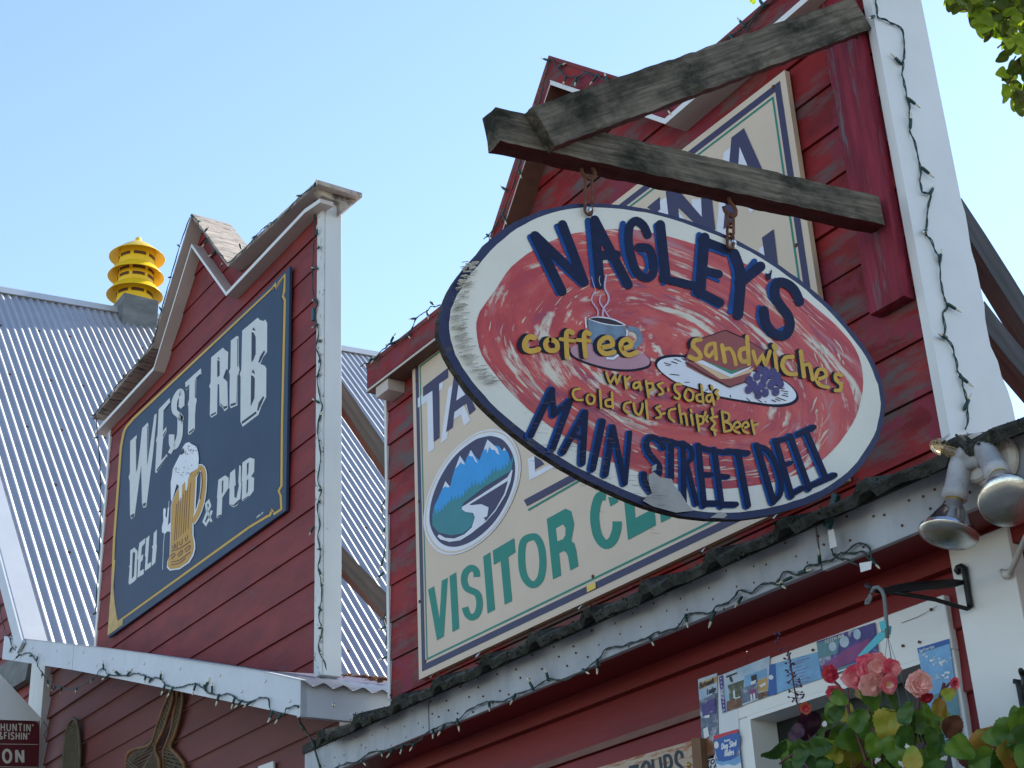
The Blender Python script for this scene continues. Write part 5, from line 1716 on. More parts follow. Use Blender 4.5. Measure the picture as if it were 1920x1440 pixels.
rk = K5([(-30, -420), (0, -300), (20, -140), (60, 20), (100, 82), (122, 140), (140, 200), (190, 218), (212, 268), (290, 240), (345, 275), (385, 330), (402, 385), (450, 460), (510, 532), (600, 590), (700, 618), (800, 608), (900, 560), (1000, 490), (1040, 430), (1082, 412), (1130, 468), (1200, 480), (1260, 470)]) + \
    K8([(130, 45), (200, 50), (300, 55), (400, 25), (470, 20), (540, 50), (620, 70), (680, 100), (760, 80), (830, 112), (880, 180), (900, 202), (1040, 235), (1130, 222), (1200, 200), (1290, 180), (1350, 182), (1420, 222), (1480, 250), (1540, 312)]) + \
    WZ2([(1200 - 0, 1085 + 0)] and [(1040, 1062), (1100, 1076), (1150, 1072), (1180, 1090), (1240, 1112), (1300, 1092), (1345, 1092), (1360, 1150), (1420, 1172), (1440, 1142), (1490, 1130)])
lights('cord of bulbs looping along the pale sloping fascia of the pub roof',
       [rk], lambda u, v: PY(u, v, ry),
       [tuple(K5(list(q))) for q in [((125, 200), (103, 238)), ((195, 216), (206, 180)), ((210, 266), (199, 315)), ((340, 272), (285, 292)), ((390, 325), (402, 280)), ((112, 100), (150, 72)), ((450, 460), (456, 490)), ((500, 535), (506, 588)), ((585, 598), (556, 642)), ((645, 600), (632, 632)), ((810, 610), (828, 665)), ((980, 505), (946, 555)), ((1085, 410), (1090, 338)), ((1140, 480), (1106, 532)), ((1248, 470), (1230, 425))]] +
       [tuple(K8(list(q))) for q in [((205, 45), (186, -5)), ((325, 50), (352, -5)), ((600, 68), (612, 118)), ((682, 100), (638, 148)), ((822, 105), (842, 40)), ((890, 205), (884, 312)), ((1012, 240), (990, 332)), ((1352, 190), (1324, 352)), ((1490, 245), (1512, 162))]] +
       [tuple(WZ2(list(q))) for q in [((1034, 1052), (1030, 1008)), ((1066, 1062), (1066, 1030)), ((1100, 1077), (1100, 1132)), ((1180, 1090), (1175, 1128)), ((1216, 1106), (1204, 1132)), ((1262, 1110), (1234, 1148)), ((1370, 1160), (1370, 1218)), ((1412, 1170), (1400, 1224))]], scale=1.1)
q0, q1, q2, q3 = PY(559, 1324, ry), PY(563, 1357, 2.92), PY(585, 1387, 2.94), PY(601, 1442, fz)
jump = thing('string_lights', q0, 'single dark cord hanging from the pub eave corner down to the store fascia', 'string lights', 'strings of small bulbs along the roof edges')
b = MB()
pts = []
for i in range(15):
    t = i/14
    k = min(2, int(t*3))
    s_ = t*3 - k
    A_, B_ = (q0, q1, q2, q3)[k], (q0, q1, q2, q3)[k+1]
    pts.append(A_.lerp(B_, s_))
b.tube(pts, 0.0042, 6)
b.tube([q1, q1.lerp(q2, .4)], 0.007, 7)
b.tube([q2, q2.lerp(q3, .35)], 0.007, 7)
b.build('cord', m_cable, jump, smooth=True)
lights('short tangle of bulbs hanging in the gap beside the left edge of the store front',
       [F6([(445, 90), (420, 130), (425, 180), (445, 220), (430, 260), (440, 310), (430, 370), (425, 410)]), F6([(450, 640), (430, 700), (445, 760), (440, 830), (455, 890)])], lambda u, v: PY(u, v, FY + 0.02),
       [tuple(F6(list(q))) for q in [((428, 400), (415, 448)), ((430, 465), (420, 490)), ((435, 690), (420, 700)), ((440, 735), (425, 745)), ((452, 885), (425, 903)), ((440, 240), (445, 280))]])

# ================================================================== FLOODLIGHT
H8 = TR(1700, 760, 4.236)
m_plate = mat('grubby white lamp housing', (0.55, 0.52, 0.47), 0.5, var=0.12, scale=12, patch=(0.25, 0.15, 0.09), pcut=0.68, pscale=22)
m_lampgrey = mat('grey lamp socket paint', (0.42, 0.42, 0.42), 0.45, var=0.18, scale=15, patch=(0.22, 0.19, 0.17), pcut=0.64, pscale=25)
m_silver = mat('silvered bulb glass', (0.50, 0.52, 0.57), 0.14, 0.95, var=0.15, scale=9)
m_lens = mat('stippled bulb lens', (0.62, 0.60, 0.52), 0.2, 0.9, var=0.25, scale=16, bump=0.35, bscale=220, spec=0.8, bd=0.002)
m_amber = mat('amber sensor glass', (0.75, 0.55, 0.28), 0.08, var=0.1, scale=14, trans=0.75, spec=0.8)
m_brass = mat('dull brass screw base', (0.38, 0.26, 0.09), 0.4, 0.7)
ply = FYF - 0.004
pc = PY(1852, 862, ply)
fl = thing('floodlight', pc, 'twin floodlight with silvered reflector bulbs and sensor on round white plate', 'floodlight')
b = MB()
b.lathe(PY(1868, 866, ply), (0, -1, 0), [(0.068, 0.0), (0.068, 0.012), (0.058, 0.026), (0.0, 0.028)], 40)
b.lathe(PY(1846, 862, ply), (0, -1, 0), [(0.062, 0.012), (0.062, 0.032), (0.056, 0.04), (0.0, 0.042)], 40)
b.build('mounting_plate', m_plate, fl, smooth=False, bevel=0.001)


def bulb_lamp(p_s, p_c, p_r, rad, name):
    """socket from p_s to p_c, flared reflector bulb from p_c to the rim centre p_r"""
    b = MB()
    d = (p_c - p_s)
    h = d.length
    b.lathe(p_s, d, [(0.006, -0.022), (0.024, -0.016), (0.027, 0.0), (0.0285, h*.72), (0.031, h*.74), (0.031, h)], 28, cap0=True, cap1=True)
    lamp = b.build(name, m_lampgrey, fl, smooth=True)
    d2 = (p_r - p_c)
    L2 = d2.length
    b = MB()
    b.lathe(p_c, d2, [(0.022, -0.004), (0.022, 0.012)], 24)
    b.build('screw_base', m_brass, lamp)
    b = MB()
    b.lathe(p_c, d2, [(0.022, 0.010), (0.025, 0.018), (0.028, 0.026), (0.030, 0.028), (rad*0.62, L2*0.55), (rad*0.93, L2*0.92), (rad, L2*0.97), (rad, L2 + 0.004)], 36)
    b.build('reflector', m_silver, lamp, smooth=True)
    b = MB()
    b.lathe(p_c, d2, [(rad, L2 + 0.004), (rad*0.97, L2 + 0.009), (rad*0.7, L2 + 0.018), (rad*0.35, L2 + 0.023), (0.0005, L2 + 0.025)], 36)
    b.build('lens', m_lens, lamp, smooth=True)


bulb_lamp(PY(1800, 872, 2.905), PY(1789, 936, 2.885), PY(1779, 999, 2.855), 0.071, 'lamp_socket')
bulb_lamp(PY(1848, 846, 2.895), PY(1873, 893, 2.855), PY(1889, 938, 2.795), 0.066, 'lamp_socket')
b = MB()
s0, s1, s2 = PY(1834, 864, 2.915), PY(1799, 852, 2.90), PY(1744, 831, 2.885)
d = (s2 - s0)
h = d.length
k = (s1 - s0).length
b.lathe(s0, d, [(0.012, -0.02), (0.018, 0.0), (0.018, k*.6), (0.024, k*.65), (0.024, k)], 24, 0, cap0=True, cap1=True)
b.lathe(s0, d, [(0.0205, k), (0.021, h*0.72), (0.019, h*0.86), (0.013, h*0.95), (0.0, h)], 24, 1)
b.tube([PY(1810, 872, 2.90), PY(1834, 864, 2.915), PY(1850, 850, 2.905)], 0.014, 10, 0)
b.build('light_sensor', [m_lampgrey, m_amber], fl, smooth=True)
b = MB()
b.tube([PY(1935, 985, FYF - 0.03), PY(1922, 1010, 3.02), PY(1905, 1050, 3.12), PY(1893, 1075, FY - 0.065)], 0.0075, 8)
b.tube([PY(1894, 1074, FY - 0.065), PY(1886, 1078, FY - 0.06), PY(1878, 1070, FY - 0.055)], [0.009, 0.012, 0.006], 8)
b.tube([PY(1894, 1070, FY - 0.065), PY(1888, 1085, FY - 0.06)], [0.009, 0.004], 8)
b.build('conduit', m_plate, fl, smooth=True)

# ================================================================== IRON PLANT BRACKETS
M9 = TR(1600, 940, 5.5375)


def iron_bracket(label, plate, arm, rod, parent_group):
    br_ = thing('plant_bracket', plate[2], label, 'bracket', parent_group)
    b = MB()
    b.tube(plate, [0.006] + [0.0085]*(len(plate)-1), 8)
    b.build('wall_plate', m_black, br_, smooth=True)
    b = MB()
    b.tube(arm, [0.006, 0.012, 0.012, 0.013, 0.010, 0.008, 0.008, 0.006], 8)
    b.build('arm', m_black, br_, smooth=True)
    b = MB()
    b.tube(rod, 0.0058, 8)
    b.build('support_rod', m_black, br_, smooth=True)
    return br_


yb_ = FY - 0.06
END = PY(1632, 1103, 2.86)


def towards(px, t, y0=yb_, y1=2.86):
    return PY(px[0], px[1], y0 + (y1 - y0)*t)


plate = [PY(*q, yb_) for q in M9([(1095, 750), (1075, 720), (1085, 690), (1120, 675), (1155, 700), (1168, 800), (1185, 920), (1205, 1040), (1215, 1100)])]
A_ = M9([(1140, 840), (1030, 850), (800, 870), (600, 888), (400, 915), (300, 935)])
arm = [towards(q, t) for q, t in zip(A_, (0, .12, .36, .58, .78, .9))] + [towards(M9([(180, 905)])[0], 1.0), towards(M9([(130, 860)])[0], 1.02)]
rod = [towards(q, t) for q, t in zip(M9([(1212, 1100), (1180, 1115), (1050, 1080), (850, 1020), (600, 975), (400, 945)]), (0, .03, .13, .33, .58, .78))]
iron_bracket('black iron plant bracket swung out from the white pilaster with scrolled end', plate, arm, rod, 'iron plant brackets')
p2 = [PY(u, v, yb_) for u, v in ((1903, 1282), (1904, 1278), (1909, 1278), (1912, 1290), (1916, 1312), (1922, 1345), (1928, 1380))]
q_ = PY(1935, 1300, yb_)
iron_bracket('black iron plant bracket low on the white pilaster at the picture edge', p2, [q_ + Vector((0.02*i, -0.03*i, 0)) for i in range(8)], [q_ + Vector((0.02*i, -0.03*i, -0.1 + 0.012*i)) for i in range(7)], 'iron plant brackets')

# ================================================================== HANGING BASKETS
HY = 2.86


def leafmat(name, c1, c2, tr=0.35, sc_=22):
    m = bpy.data.materials.new(name)
    m.use_nodes = True
    t = m.node_tree
    N, L = t.nodes, t.links
    b_ = N['Principled BSDF']
    b_.inputs['Roughness'].default_value = 0.5
    n = N.new('ShaderNodeTexNoise')
    n.inputs['Scale'].default_value = sc_
    n.inputs['Detail'].default_value = 4
    tcn = N.new('ShaderNodeTexCoord')
    L.new(tcn.outputs['Object'], n.inputs['Vector'])
    mr_ = N.new('ShaderNodeMapRange')
    mr_.inputs[1].default_value = 0.4
    mr_.inputs[2].default_value = 0.62
    L.new(n.outputs['Fac'], mr_.inputs[0])
    x = N.new('ShaderNodeMix')
    x.data_type = 'RGBA'
    x.inputs[6].default_value = (*c1, 1)
    x.inputs[7].default_value = (*c2, 1)
    L.new(mr_.outputs[0], x.inputs[0])
    L.new(x.outputs[2], b_.inputs['Base Color'])
    tl_ = N.new('ShaderNodeBsdfTranslucent')
    L.new(x.outputs[2], tl_.inputs['Color'])
    ms = N.new('ShaderNodeMixShader')
    ms.inputs[0].default_value = tr
    L.new(b_.outputs[0], ms.inputs[1])
    L.new(tl_.outputs[0], ms.inputs[2])
    L.new(ms.outputs[0], N['Material Output'].inputs['Surface'])
    return m


LM = [leafmat('mid green begonia leaf', (0.075, 0.17, 0.018), (0.15, 0.25, 0.025)), leafmat('yellow green begonia leaf', (0.24, 0.31, 0.025), (0.42, 0.33, 0.04)), leafmat('turning orange leaf', (0.30, 0.22, 0.03), (0.42, 0.18, 0.03)),
      leafmat('dark purple leaf', (0.035, 0.008, 0.018), (0.06, 0.012, 0.03)), leafmat('brown red leaf', (0.14, 0.05, 0.03), (0.2, 0.08, 0.04)), leafmat('deep green leaf', (0.04, 0.105, 0.015), (0.07, 0.14, 0.02))]


def leaf(b, c, size, ang, nrm, mi=0, heart=True, rs=random, serr=0.06):
    """one toothed heart shaped leaf: midrib fold, drooping tip"""
    n = nrm.normalized()
    t = (RGT*math.cos(ang) + UPV*math.sin(ang))
    t = (t - n*t.dot(n)).normalized()
    s = n.cross(t)
    pts = []
    K = 44
    for i in range(K + 1):
        a = math.pi*i/K
        r_ = (0.55 + 0.45*math.cos(a)) if heart else 1
        lx = -0.25 + 1.05*(1 - math.cos(a))/2*1.0 if False else None
        # outline: from tip (a=0) round the side to the notch (a=pi)
        x = 0.62*math.cos(a*0.98) - (0.10 if heart else 0)*math.sin(a)
        y = 0.48*math.sin(a)**0.85*(1.0 + 0.28*(-math.cos(a)))
        if a < 0.5:
            y *= 0.55 + 0.9*a
        tooth = 1 + (serr, 0.2*serr, -serr*0.6, 0.2*serr)[i % 4]*0.8
        pts.append((x*tooth, y*tooth))
    if heart:
        pts[-1] = (-0.42, 0.02)
    fold = rs.uniform(0.12, 0.4)
    droop = rs.uniform(0.0, 0.35)
    rings = []
    for (x, y) in pts:
        for f in (1.0, 0.55):
            pass
    wv = lambda x, y: c + t*(x*size) + s*(y*size) + n*(size*(fold*abs(y)*0.8 - droop*max(0, x)**2 + 0.04*math.sin(9*x + 5*y)))
    mid = [(p[0]*0.98, 0.0) for p in pts]
    for sg in (1, -1):
        vs = []
        for (x, y), (mx, my) in zip(pts, mid):
            vs += [wv(mx, 0), wv((x+mx)/2, sg*y*0.5), wv(x, sg*y)]
        fs = []
        for i in range(K):
            a_, b_ = i*3, (i+1)*3
            fs += [(a_, a_+1, b_+1, b_), (a_+1, a_+2, b_+2, b_+1)]
        b.add(vs, fs, mi)


def view_n(rs, k=0.55):
    return (-FWD + Vector((rs.gauss(0, k), rs.gauss(0, k), rs.gauss(0.25, k))))


PXM = lambda y, u, v: 1.0/((PY(u, v, y) - EYE).dot(FWD)/FPX)      # pixels per metre there
hook0 = PY(1640, 1102, HY)
hb = thing('hanging_basket', hook0, 'hanging basket of pink begonias and mixed leaves in front of the window', 'hanging basket', 'hanging flower baskets')
b = MB()
hp = [PY(u, v, HY) for u, v in ((1634, 1112), (1639, 1102), (1647, 1101), (1654, 1108), (1658, 1119), (1660, 1139), (1662, 1166), (1664, 1196))]
b.tube(hp, 0.0052, 8)
b.tube([PY(u, v, HY) for u, v in ((1632, 1114), (1630, 1120), (1624, 1128), (1623, 1132), (1629, 1131), (1633, 1122), (1632, 1114))], 0.004, 6)
b.build('hook', m_hookgrey, hb, smooth=True)
base = PY(1690, 1500, HY) + Vector((0, 0.05, -0.10))
b = MB()
for u, v in ((1640, 1420), (1702, 1400), (1685, 1330), (1740, 1420)):
    b.tube([PY(1664, 1192, HY), PY(1664 + (u-1664)*.5, 1192 + (v-1192)*.5, HY + 0.0), PY(u, v, HY + (0.05 if u < 1690 else -0.05))], 0.0007, 5)
b.build('hanger_wires', m_hookgrey, hb)
b = MB()
b.prism([PY(u, v, HY - 0.01) for u, v in ((1648, 1166), (1660, 1163), (1662, 1178), (1652, 1184))], Vector((0, 0.002, 0)))
b.prism([PY(u, v, HY + 0.012) for u, v in ((1663, 1172), (1671, 1174), (1669, 1190), (1660, 1190))], Vector((0, 0.002, 0)))
b.prism([PY(u, v, HY - 0.004) for u, v in ((1648, 1186), (1664, 1180), (1660, 1194), (1636, 1216), (1616, 1234), (1608, 1230))], Vector((0, 0.0015, 0)))
b.build('ribbon_tag', flat('turquoise ribbon', (0.07, 0.36, 0.40), 0.5), hb)
b = MB()
b.lathe(base + Vector((0, 0, -0.12)), (0, 0, 1), [(0.0, 0.0), (0.10, 0.0), (0.155, 0.17), (0.165, 0.175), (0.165, 0.19), (0.15, 0.19), (0.14, 0.15), (0.0, 0.15)], 28)
b.build('pot', flat('brown plastic pot', (0.06, 0.03, 0.02), 0.5), hb)

rl = random.Random(21)
b = MB()
big = [(1665, 1363, 58, -95, 1), (1616, 1358, 46, -60, 0), (1592, 1388, 50, 190, 0), (1588, 1418, 72, -110, 1), (1724, 1362, 52, -80, 5), (1752, 1347, 46, 160, 1), (1764, 1330, 34, -50, 2), (1786, 1368, 46, -70, 4), (1702, 1335, 42, 100, 5),
       (1745, 1428, 60, 30, 0), (1797, 1404, 56, 200, 0), (1815, 1428, 44, -80, 4), (1632, 1312, 48, -90, 0), (1672, 1318, 44, -70, 5), (1620, 1296, 40, 170, 2), (1514, 1362, 52, -95, 3), (1566, 1382, 34, 20, 3), (1492, 1376, 34, 200, 3), (1510, 1402, 32, -60, 0),
       (1588, 1336, 34, 80, 1), (1560, 1335, 34, 120, 0), (1540, 1400, 36, 10, 5), (1548, 1425, 40, -90, 0), (1500, 1425, 36, -100, 5), (1640, 1400, 44, -90, 0), (1680, 1410, 52, -80, 0), (1700, 1385, 44, -20, 5), (1655, 1430, 40, -60, 0), (1780, 1300, 26, 30, 1), (1712, 1420, 40, 100, 1), (1765, 1400, 40, -30, 5), (1600, 1440, 50, 60, 1),
       (1575, 1310, 30, -30, 0), (1735, 1330, 30, 60, 0), (1650, 1345, 40, 200, 5), (1745, 1385, 36, -110, 5)]
for u, v, s_, an, mi in big:
    y = HY + rl.uniform(-0.09, 0.08)
    leaf(b, PY(u, v, y), s_/PXM(y, u, v)*0.95, R(an), view_n(rl, .38), mi, rs=rl)
for i in range(150):
    u, v = rl.gauss(1650, 85), rl.uniform(1330, 1560)
    if u < 1452 or (u < 1500 and v < 1400):
        continue
    if v < 1375 and rl.random() < .5:
        continue
    y = HY + rl.uniform(-0.05, 0.17)
    leaf(b, PY(u, v, y), rl.uniform(22, 46)/PXM(y, u, v), rl.uniform(0, 6.28), view_n(rl, .6), rl.choice((0, 0, 5, 5, 0, 1, 1, 5, 4)), rs=rl)
b.build('leaves', LM, hb, smooth=True, fixn=False)
b = MB()
for pth, r_ in (([(1690, 1500), (1715, 1380), (1718, 1330)], .006), ([(1660, 1500), (1648, 1400), (1635, 1360)], .006), ([(1690, 1500), (1735, 1390), (1765, 1300), (1770, 1280)], .004), ([(1650, 1500), (1590, 1330), (1575, 1290), (1560, 1275)], .004), ([(1640, 1480), (1630, 1330), (1632, 1285)], .005),
                ([(1600, 1500), (1540, 1420), (1500, 1340), (1480, 1230)], .0022), ([(1700, 1480), (1720, 1350), (1722, 1300)], .004), ([(1600, 1490), (1595, 1370), (1590, 1290)], .002), ([(1560, 1500), (1500, 1420), (1478, 1420), (1462, 1432)], .003), ([(1765, 1300), (1780, 1282), (1792, 1278)], .003)):
    b.tube([PY(u, v, HY + 0.02) for u, v in catmull(pth, 4)], r_, 6)
b.build('stems', flat('reddish plant stem', (0.12, 0.04, 0.03), 0.5), hb, smooth=True)
m_pink = leafmat('pink begonia petal', (0.85, 0.12, 0.20), (0.90, 0.34, 0.34), 0.35, 30)
m_pale = leafmat('pale salmon petal', (0.92, 0.44, 0.40), (0.94, 0.62, 0.54), 0.35, 30)
m_redp = leafmat('red begonia petal', (0.50, 0.02, 0.05), (0.62, 0.06, 0.08), 0.35, 30)
m_eye = flat('yellow flower eye', (0.65, 0.38, 0.05), 0.6)


def petal(b, c, size, t, n, mi, cup):
    t = t.normalized()
    s = n.cross(t).normalized()
    K = 7
    rw = rl.uniform(0.58, 0.72)
    ph_ = rl.uniform(0, 6)
    vs = []
    for i in range(K):
        a = i/(K-1)
        wd = math.sin(math.pi*min(1, a*0.86 + 0.1))**0.7*rw
        for j in (-1, -.5, 0, .5, 1):
            vs.append(c + t*size*a*1.0*(1 - 0.08*j*j) + s*size*wd*j + n*size*(cup*a*a + 0.22*j*j*wd + 0.06*a*math.sin(j*6 + ph_)))
    b.add(vs, [(i*5+j, i*5+j+1, (i+1)*5+j+1, (i+1)*5+j) for i in range(K-1) for j in range(4)], mi)


def flower(u, v, rad, n_lay, mats, name, parent, y=HY - 0.07, eye=False, tilt=(0, 0)):
    b = MB()
    c = PY(u, v, y)
    sz = rad/PXM(y, u, v)
    n = (-FWD + RGT*tilt[0] + UPV*tilt[1]).normalized()
    e1 = n.orthogonal().normalized()
    e2 = n.cross(e1)
    k = 0
    for L_ in range(n_lay):
        f = 1 - L_/n_lay*0.8
        m_ = 7 if L_ < 2 else 6
        for i in range(m_):
            a = 2*math.pi*i/m_ + L_*0.6 + rl.uniform(-.15, .15)
            t = e1*math.cos(a) + e2*math.sin(a)
            up = 0.15 + 0.75*L_/n_lay
            petal(b, c + n*sz*0.09*L_ + t*sz*0.04, sz*f*rl.uniform(.80, 1.08), (t + n*up*0.6), (n - t*up*0.5).normalized(), 0 if (L_ < n_lay*.45) else 1, 0.12 + 0.22*L_/n_lay)
    if eye:
        b.lathe(c + n*sz*0.12, n, [(sz*.2, 0), (sz*.17, sz*.12), (0, sz*.18)], 10, 2)
    return b.build(name, list(mats) + [m_eye], parent, smooth=True, fixn=False)


flower(1603, 1270, 26, 5, (m_pink, m_pink), 'begonia_flower', hb, tilt=(-.4, .1))
flower(1638, 1256, 37, 9, (m_pink, m_pale), 'begonia_flower', hb, tilt=(0, .25))
flower(1632, 1281, 25, 8, (m_pale, m_pale), 'begonia_flower', hb, y=HY - 0.09, tilt=(0, -.2))
flower(1670, 1254, 20, 4, (m_pink, m_pink), 'begonia_flower', hb, tilt=(.3, .3))
flower(1664, 1282, 20, 3, (m_pink, m_pale), 'begonia_flower', hb, y=HY - 0.09, eye=True, tilt=(.2, -.1))
flower(1722, 1281, 28, 6, (m_pale, m_pale), 'faded_flower', hb, tilt=(.1, .2))
flower(1737, 1306, 14, 2, (m_redp, m_redp), 'red_bud', hb, tilt=(.2, -.6))
flower(1557, 1264, 17, 3, (m_redp, m_redp), 'begonia_flower', hb, tilt=(-.5, .2))
flower(1566, 1296, 19, 3, (m_pink, m_pale), 'begonia_flower', hb, tilt=(-.2, -.4))
flower(1788, 1281, 14, 3, (m_pink, m_redp), 'begonia_flower', hb, tilt=(.5, .2))
flower(1510, 1328, 12, 2, (leafmat('orange red petal', (.5, .09, .03), (.55, .15, .04)), m_redp), 'red_bud', hb, tilt=(-.2, .2))
b = MB()
for i in range(46):                # flower spike
    t = i/45
    u, v = 1474 + 22*t, 1215 + 105*t
    sp = 3 + 10*t
    y = HY + 0.02
    c = PY(u, v, y)
    a = rl.uniform(0, 6.28)
    d_ = (RGT*math.cos(a) + UPV*math.sin(a)*0.6 - FWD*math.sin(a*2)*.5)*(sp/PXM(y, u, v))
    b.tube([c, c + d_], 0.0009, 4)
    b.lathe(c + d_, d_ + Vector((0, 0, .002)), [(0.0005, 0), (0.0028, 0.003), (0.0018, 0.007)], 6, cap1=True)
for u, v in ((1454, 1192), (1462, 1192), (1456, 1207), (1463, 1222), (1460, 1200)):
    b.lathe(PY(u, v, HY + .02), (0, 0, 1), [(0.0005, 0), (0.004, 0.003), (0.0035, 0.008)], 7, cap1=True)
b.build('flower_spike', flat('violet brown spike', (0.06, 0.03, 0.07), 0.6), hb)
b = MB()
for u, v in ((1545, 1358), (1700, 1400), (1690, 1432), (1716, 1436), (1645, 1425), (1770, 1420)):
    for k in range(4):
        c = PY(u + rl.uniform(-3, 3), v + rl.uniform(-3, 3), HY - 0.08)
        a = rl.uniform(0, 6.28)
        e1 = (RGT*math.cos(a) + UPV*math.sin(a))*0.007
        e2 = (RGT*-math.sin(a) + UPV*math.cos(a))*0.004
        b.add([c - e1, c + e2, c + e1, c - e2], [(0, 1, 2, 3)])
b.build('white_flowers', flat('small white petals', (0.7, 0.7, 0.72), 0.6), hb)

hb2 = thing('hanging_basket', PY(1935, 1310, 2.9), 'trailing plant with large green and orange leaves in front of the white pilaster', 'hanging basket', 'hanging flower baskets')
b = MB()
for u, v, s_, an, mi in ((1862, 1408, 74, -70, 2), (1892, 1382, 58, -95, 0), (1914, 1358, 56, -60, 0), (1868, 1382, 44, 180, 0), (1905, 1345, 36, 90, 0), (1930, 1390, 60, -80, 5), (1900, 1425, 60, -60, 2), (1935, 1340, 44, 30, 0), (1840, 1425, 46, 210, 0), (1880, 1445, 60, -90, 5), (1930, 1430, 60, -100, 0)):
    y = 2.86 + rl.uniform(-.05, .05)
    leaf(b, PY(u, v, y), s_/PXM(y, u, v), R(an), view_n(rl, .3), mi, rs=rl, serr=.04)
for i in range(40):
    u, v = rl.uniform(1900, 2080), rl.uniform(1360, 1560)
    y = 2.9 + rl.uniform(-.05, .1)
    leaf(b, PY(u, v, y), rl.uniform(35, 60)/PXM(y, u, v), rl.uniform(0, 6.28), view_n(rl, .5), rl.choice((0, 5, 1)), rs=rl)
b.build('leaves', LM, hb2, smooth=True, fixn=False)
b = MB()
pb_ = PY(1990, 1520, 2.9)
b.lathe(pb_ + Vector((0, 0, -0.12)), (0, 0, 1), [(0.0, 0.0), (0.10, 0.0), (0.155, 0.17), (0.165, 0.19), (0.15, 0.19), (0.0, 0.15)], 24)
b.build('pot', flat('brown plastic pot', (0.06, 0.03, 0.02), 0.5), hb2)
b = MB()
for u, v in ((1862, 1400), (1892, 1380), (1914, 1356), (1930, 1400)):
    b.tube([pb_, PY((u + 1990)/2, (v + 1480)/2, 2.88), PY(u, v, 2.88)], 0.003, 6)
b.build('stems', flat('reddish plant stem', (0.12, 0.04, 0.03), 0.5), hb2)

# ================================================================== POSTERS AND BROCHURES
B1, B2 = TR(1300, 1130, 4.644), TR(1560, 1130, 4.644)
PYY = FY - 0.031
m_paper = flat('white paper', (0.60, 0.62, 0.64), 0.5)
PC = [flat('poster sky blue', (0.16, 0.34, 0.55), 0.45, var=.25, scale=14), flat('poster dark blue', (0.03, 0.10, 0.33), 0.45), flat('poster pale blue', (0.27, 0.40, 0.54), 0.45, var=.3, scale=9, patch=(0.5, 0.54, 0.58), pcut=.55, pscale=12, soft=.12), flat('poster purple', (0.07, 0.05, 0.20), 0.45, var=.5, scale=14, patch=(0.38, 0.40, 0.46), pcut=0.6, pscale=26, soft=0.05),
      flat('poster plum', (0.22, 0.05, 0.17), 0.45, var=.3, scale=14), flat('poster ink', (0.02, 0.02, 0.03), 0.45), flat('poster red', (0.50, 0.03, 0.05), 0.45), flat('poster brown', (0.17, 0.07, 0.035), 0.45, var=.5, scale=25, patch=(0.38, 0.40, 0.46), pcut=0.6, pscale=26, soft=0.05), m_paper,
      flat('poster teal', (0.10, 0.22, 0.25), 0.45, var=.3, scale=14), flat('poster olive', (0.09, 0.10, 0.06), 0.45, var=.5, scale=30, patch=(0.38, 0.40, 0.46), pcut=0.6, pscale=26, soft=0.05), flat('poster slate', (0.10, 0.13, 0.19), 0.45, var=.5, scale=30, patch=(0.38, 0.40, 0.46), pcut=0.6, pscale=26, soft=0.05), flat('poster ochre', (0.45, 0.28, 0.10), 0.5, var=.4, scale=30)]


def poster(label, quad, y, mi, name='poster', cat='poster', grp='posters tacked round the window'):
    p = thing(name, PY(*quad[0], y), label, cat, grp)
    b = MB()
    b.prism([PY(u, v, y) for u, v in quad], Vector((0, 0.0016, 0)))
    b.build('sheet', PC[mi], p)
    a = Art(lambda u, v, o: PY(u, v, y - o), start=0.0006)
    return p, a


p, a = poster('tall narrow lodge brochure left of the window casing', B1([(40, 668), (206, 612), (222, 1300), (86, 1368)]), PYY, 11, 'brochure', 'brochure')
a.poly(B1([(40, 668), (206, 612), (210, 780), (52, 850)]), 2)
a.layer()
a.poly(B1([(48, 700), (205, 640), (206, 690), (52, 760)]), 12)
a.layer()
a.text('Backwoods', B1([(54, 748)])[0], (4.6, -1.9), (0.8, -11), 1.5, 5, gap=.15)
a.text('Lodge', B1([(118, 800)])[0], (5.2, -2.1), (0.8, -11), 1.5, 5, gap=.15)
a.poly(B1([(95, 985), (140, 965), (142, 1000), (97, 1005)]), 8)
a.poly(B1([(85, 1100), (125, 1080), (140, 1160), (95, 1190)]), 8)
a.poly(B1([(70, 880), (190, 830), (196, 960), (80, 990)]), 3)
a.poly(B1([(110, 1180), (220, 1150), (222, 1298), (120, 1340)]), 7)
a.build('printing', PC, p)
p, a = poster('small white card under the window corner beside the dog sled leaflet', B1([(200, 640), (385, 600), (395, 1110), (215, 1150)]), PYY + 0.0022, 8, 'paper_sheet', 'paper')
a.build('printing', PC, p) if a.mb.v else None
p, a = poster('collage brochure of wilderness photographs with dotted left edge', B1([(218, 640), (664, 464), (650, 812), (250, 962)]), PYY - 0.002, 2, 'brochure', 'brochure')
for q, mi in (([(222, 645), (260, 630), (284, 950), (252, 958)], 3), ([(300, 720), (440, 670), (430, 830), (320, 870)], 10), ([(290, 860), (420, 830), (425, 900), (290, 945)], 7), ([(440, 640), (560, 600), (570, 720), (450, 740)], 0), ([(415, 745), (560, 700), (560, 830), (425, 880)], 11),
              ([(560, 680), (640, 650), (650, 760), (565, 780)], 12), ([(560, 790), (650, 765), (650, 812), (565, 845)], 7), ([(500, 640), (550, 620), (560, 690), (510, 710)], 5), ([(490, 760), (545, 745), (550, 800), (495, 815)], 4), ([(560, 600), (640, 570), (640, 640), (565, 670)], 0)):
    a.poly(B1(q), mi)
a.layer()
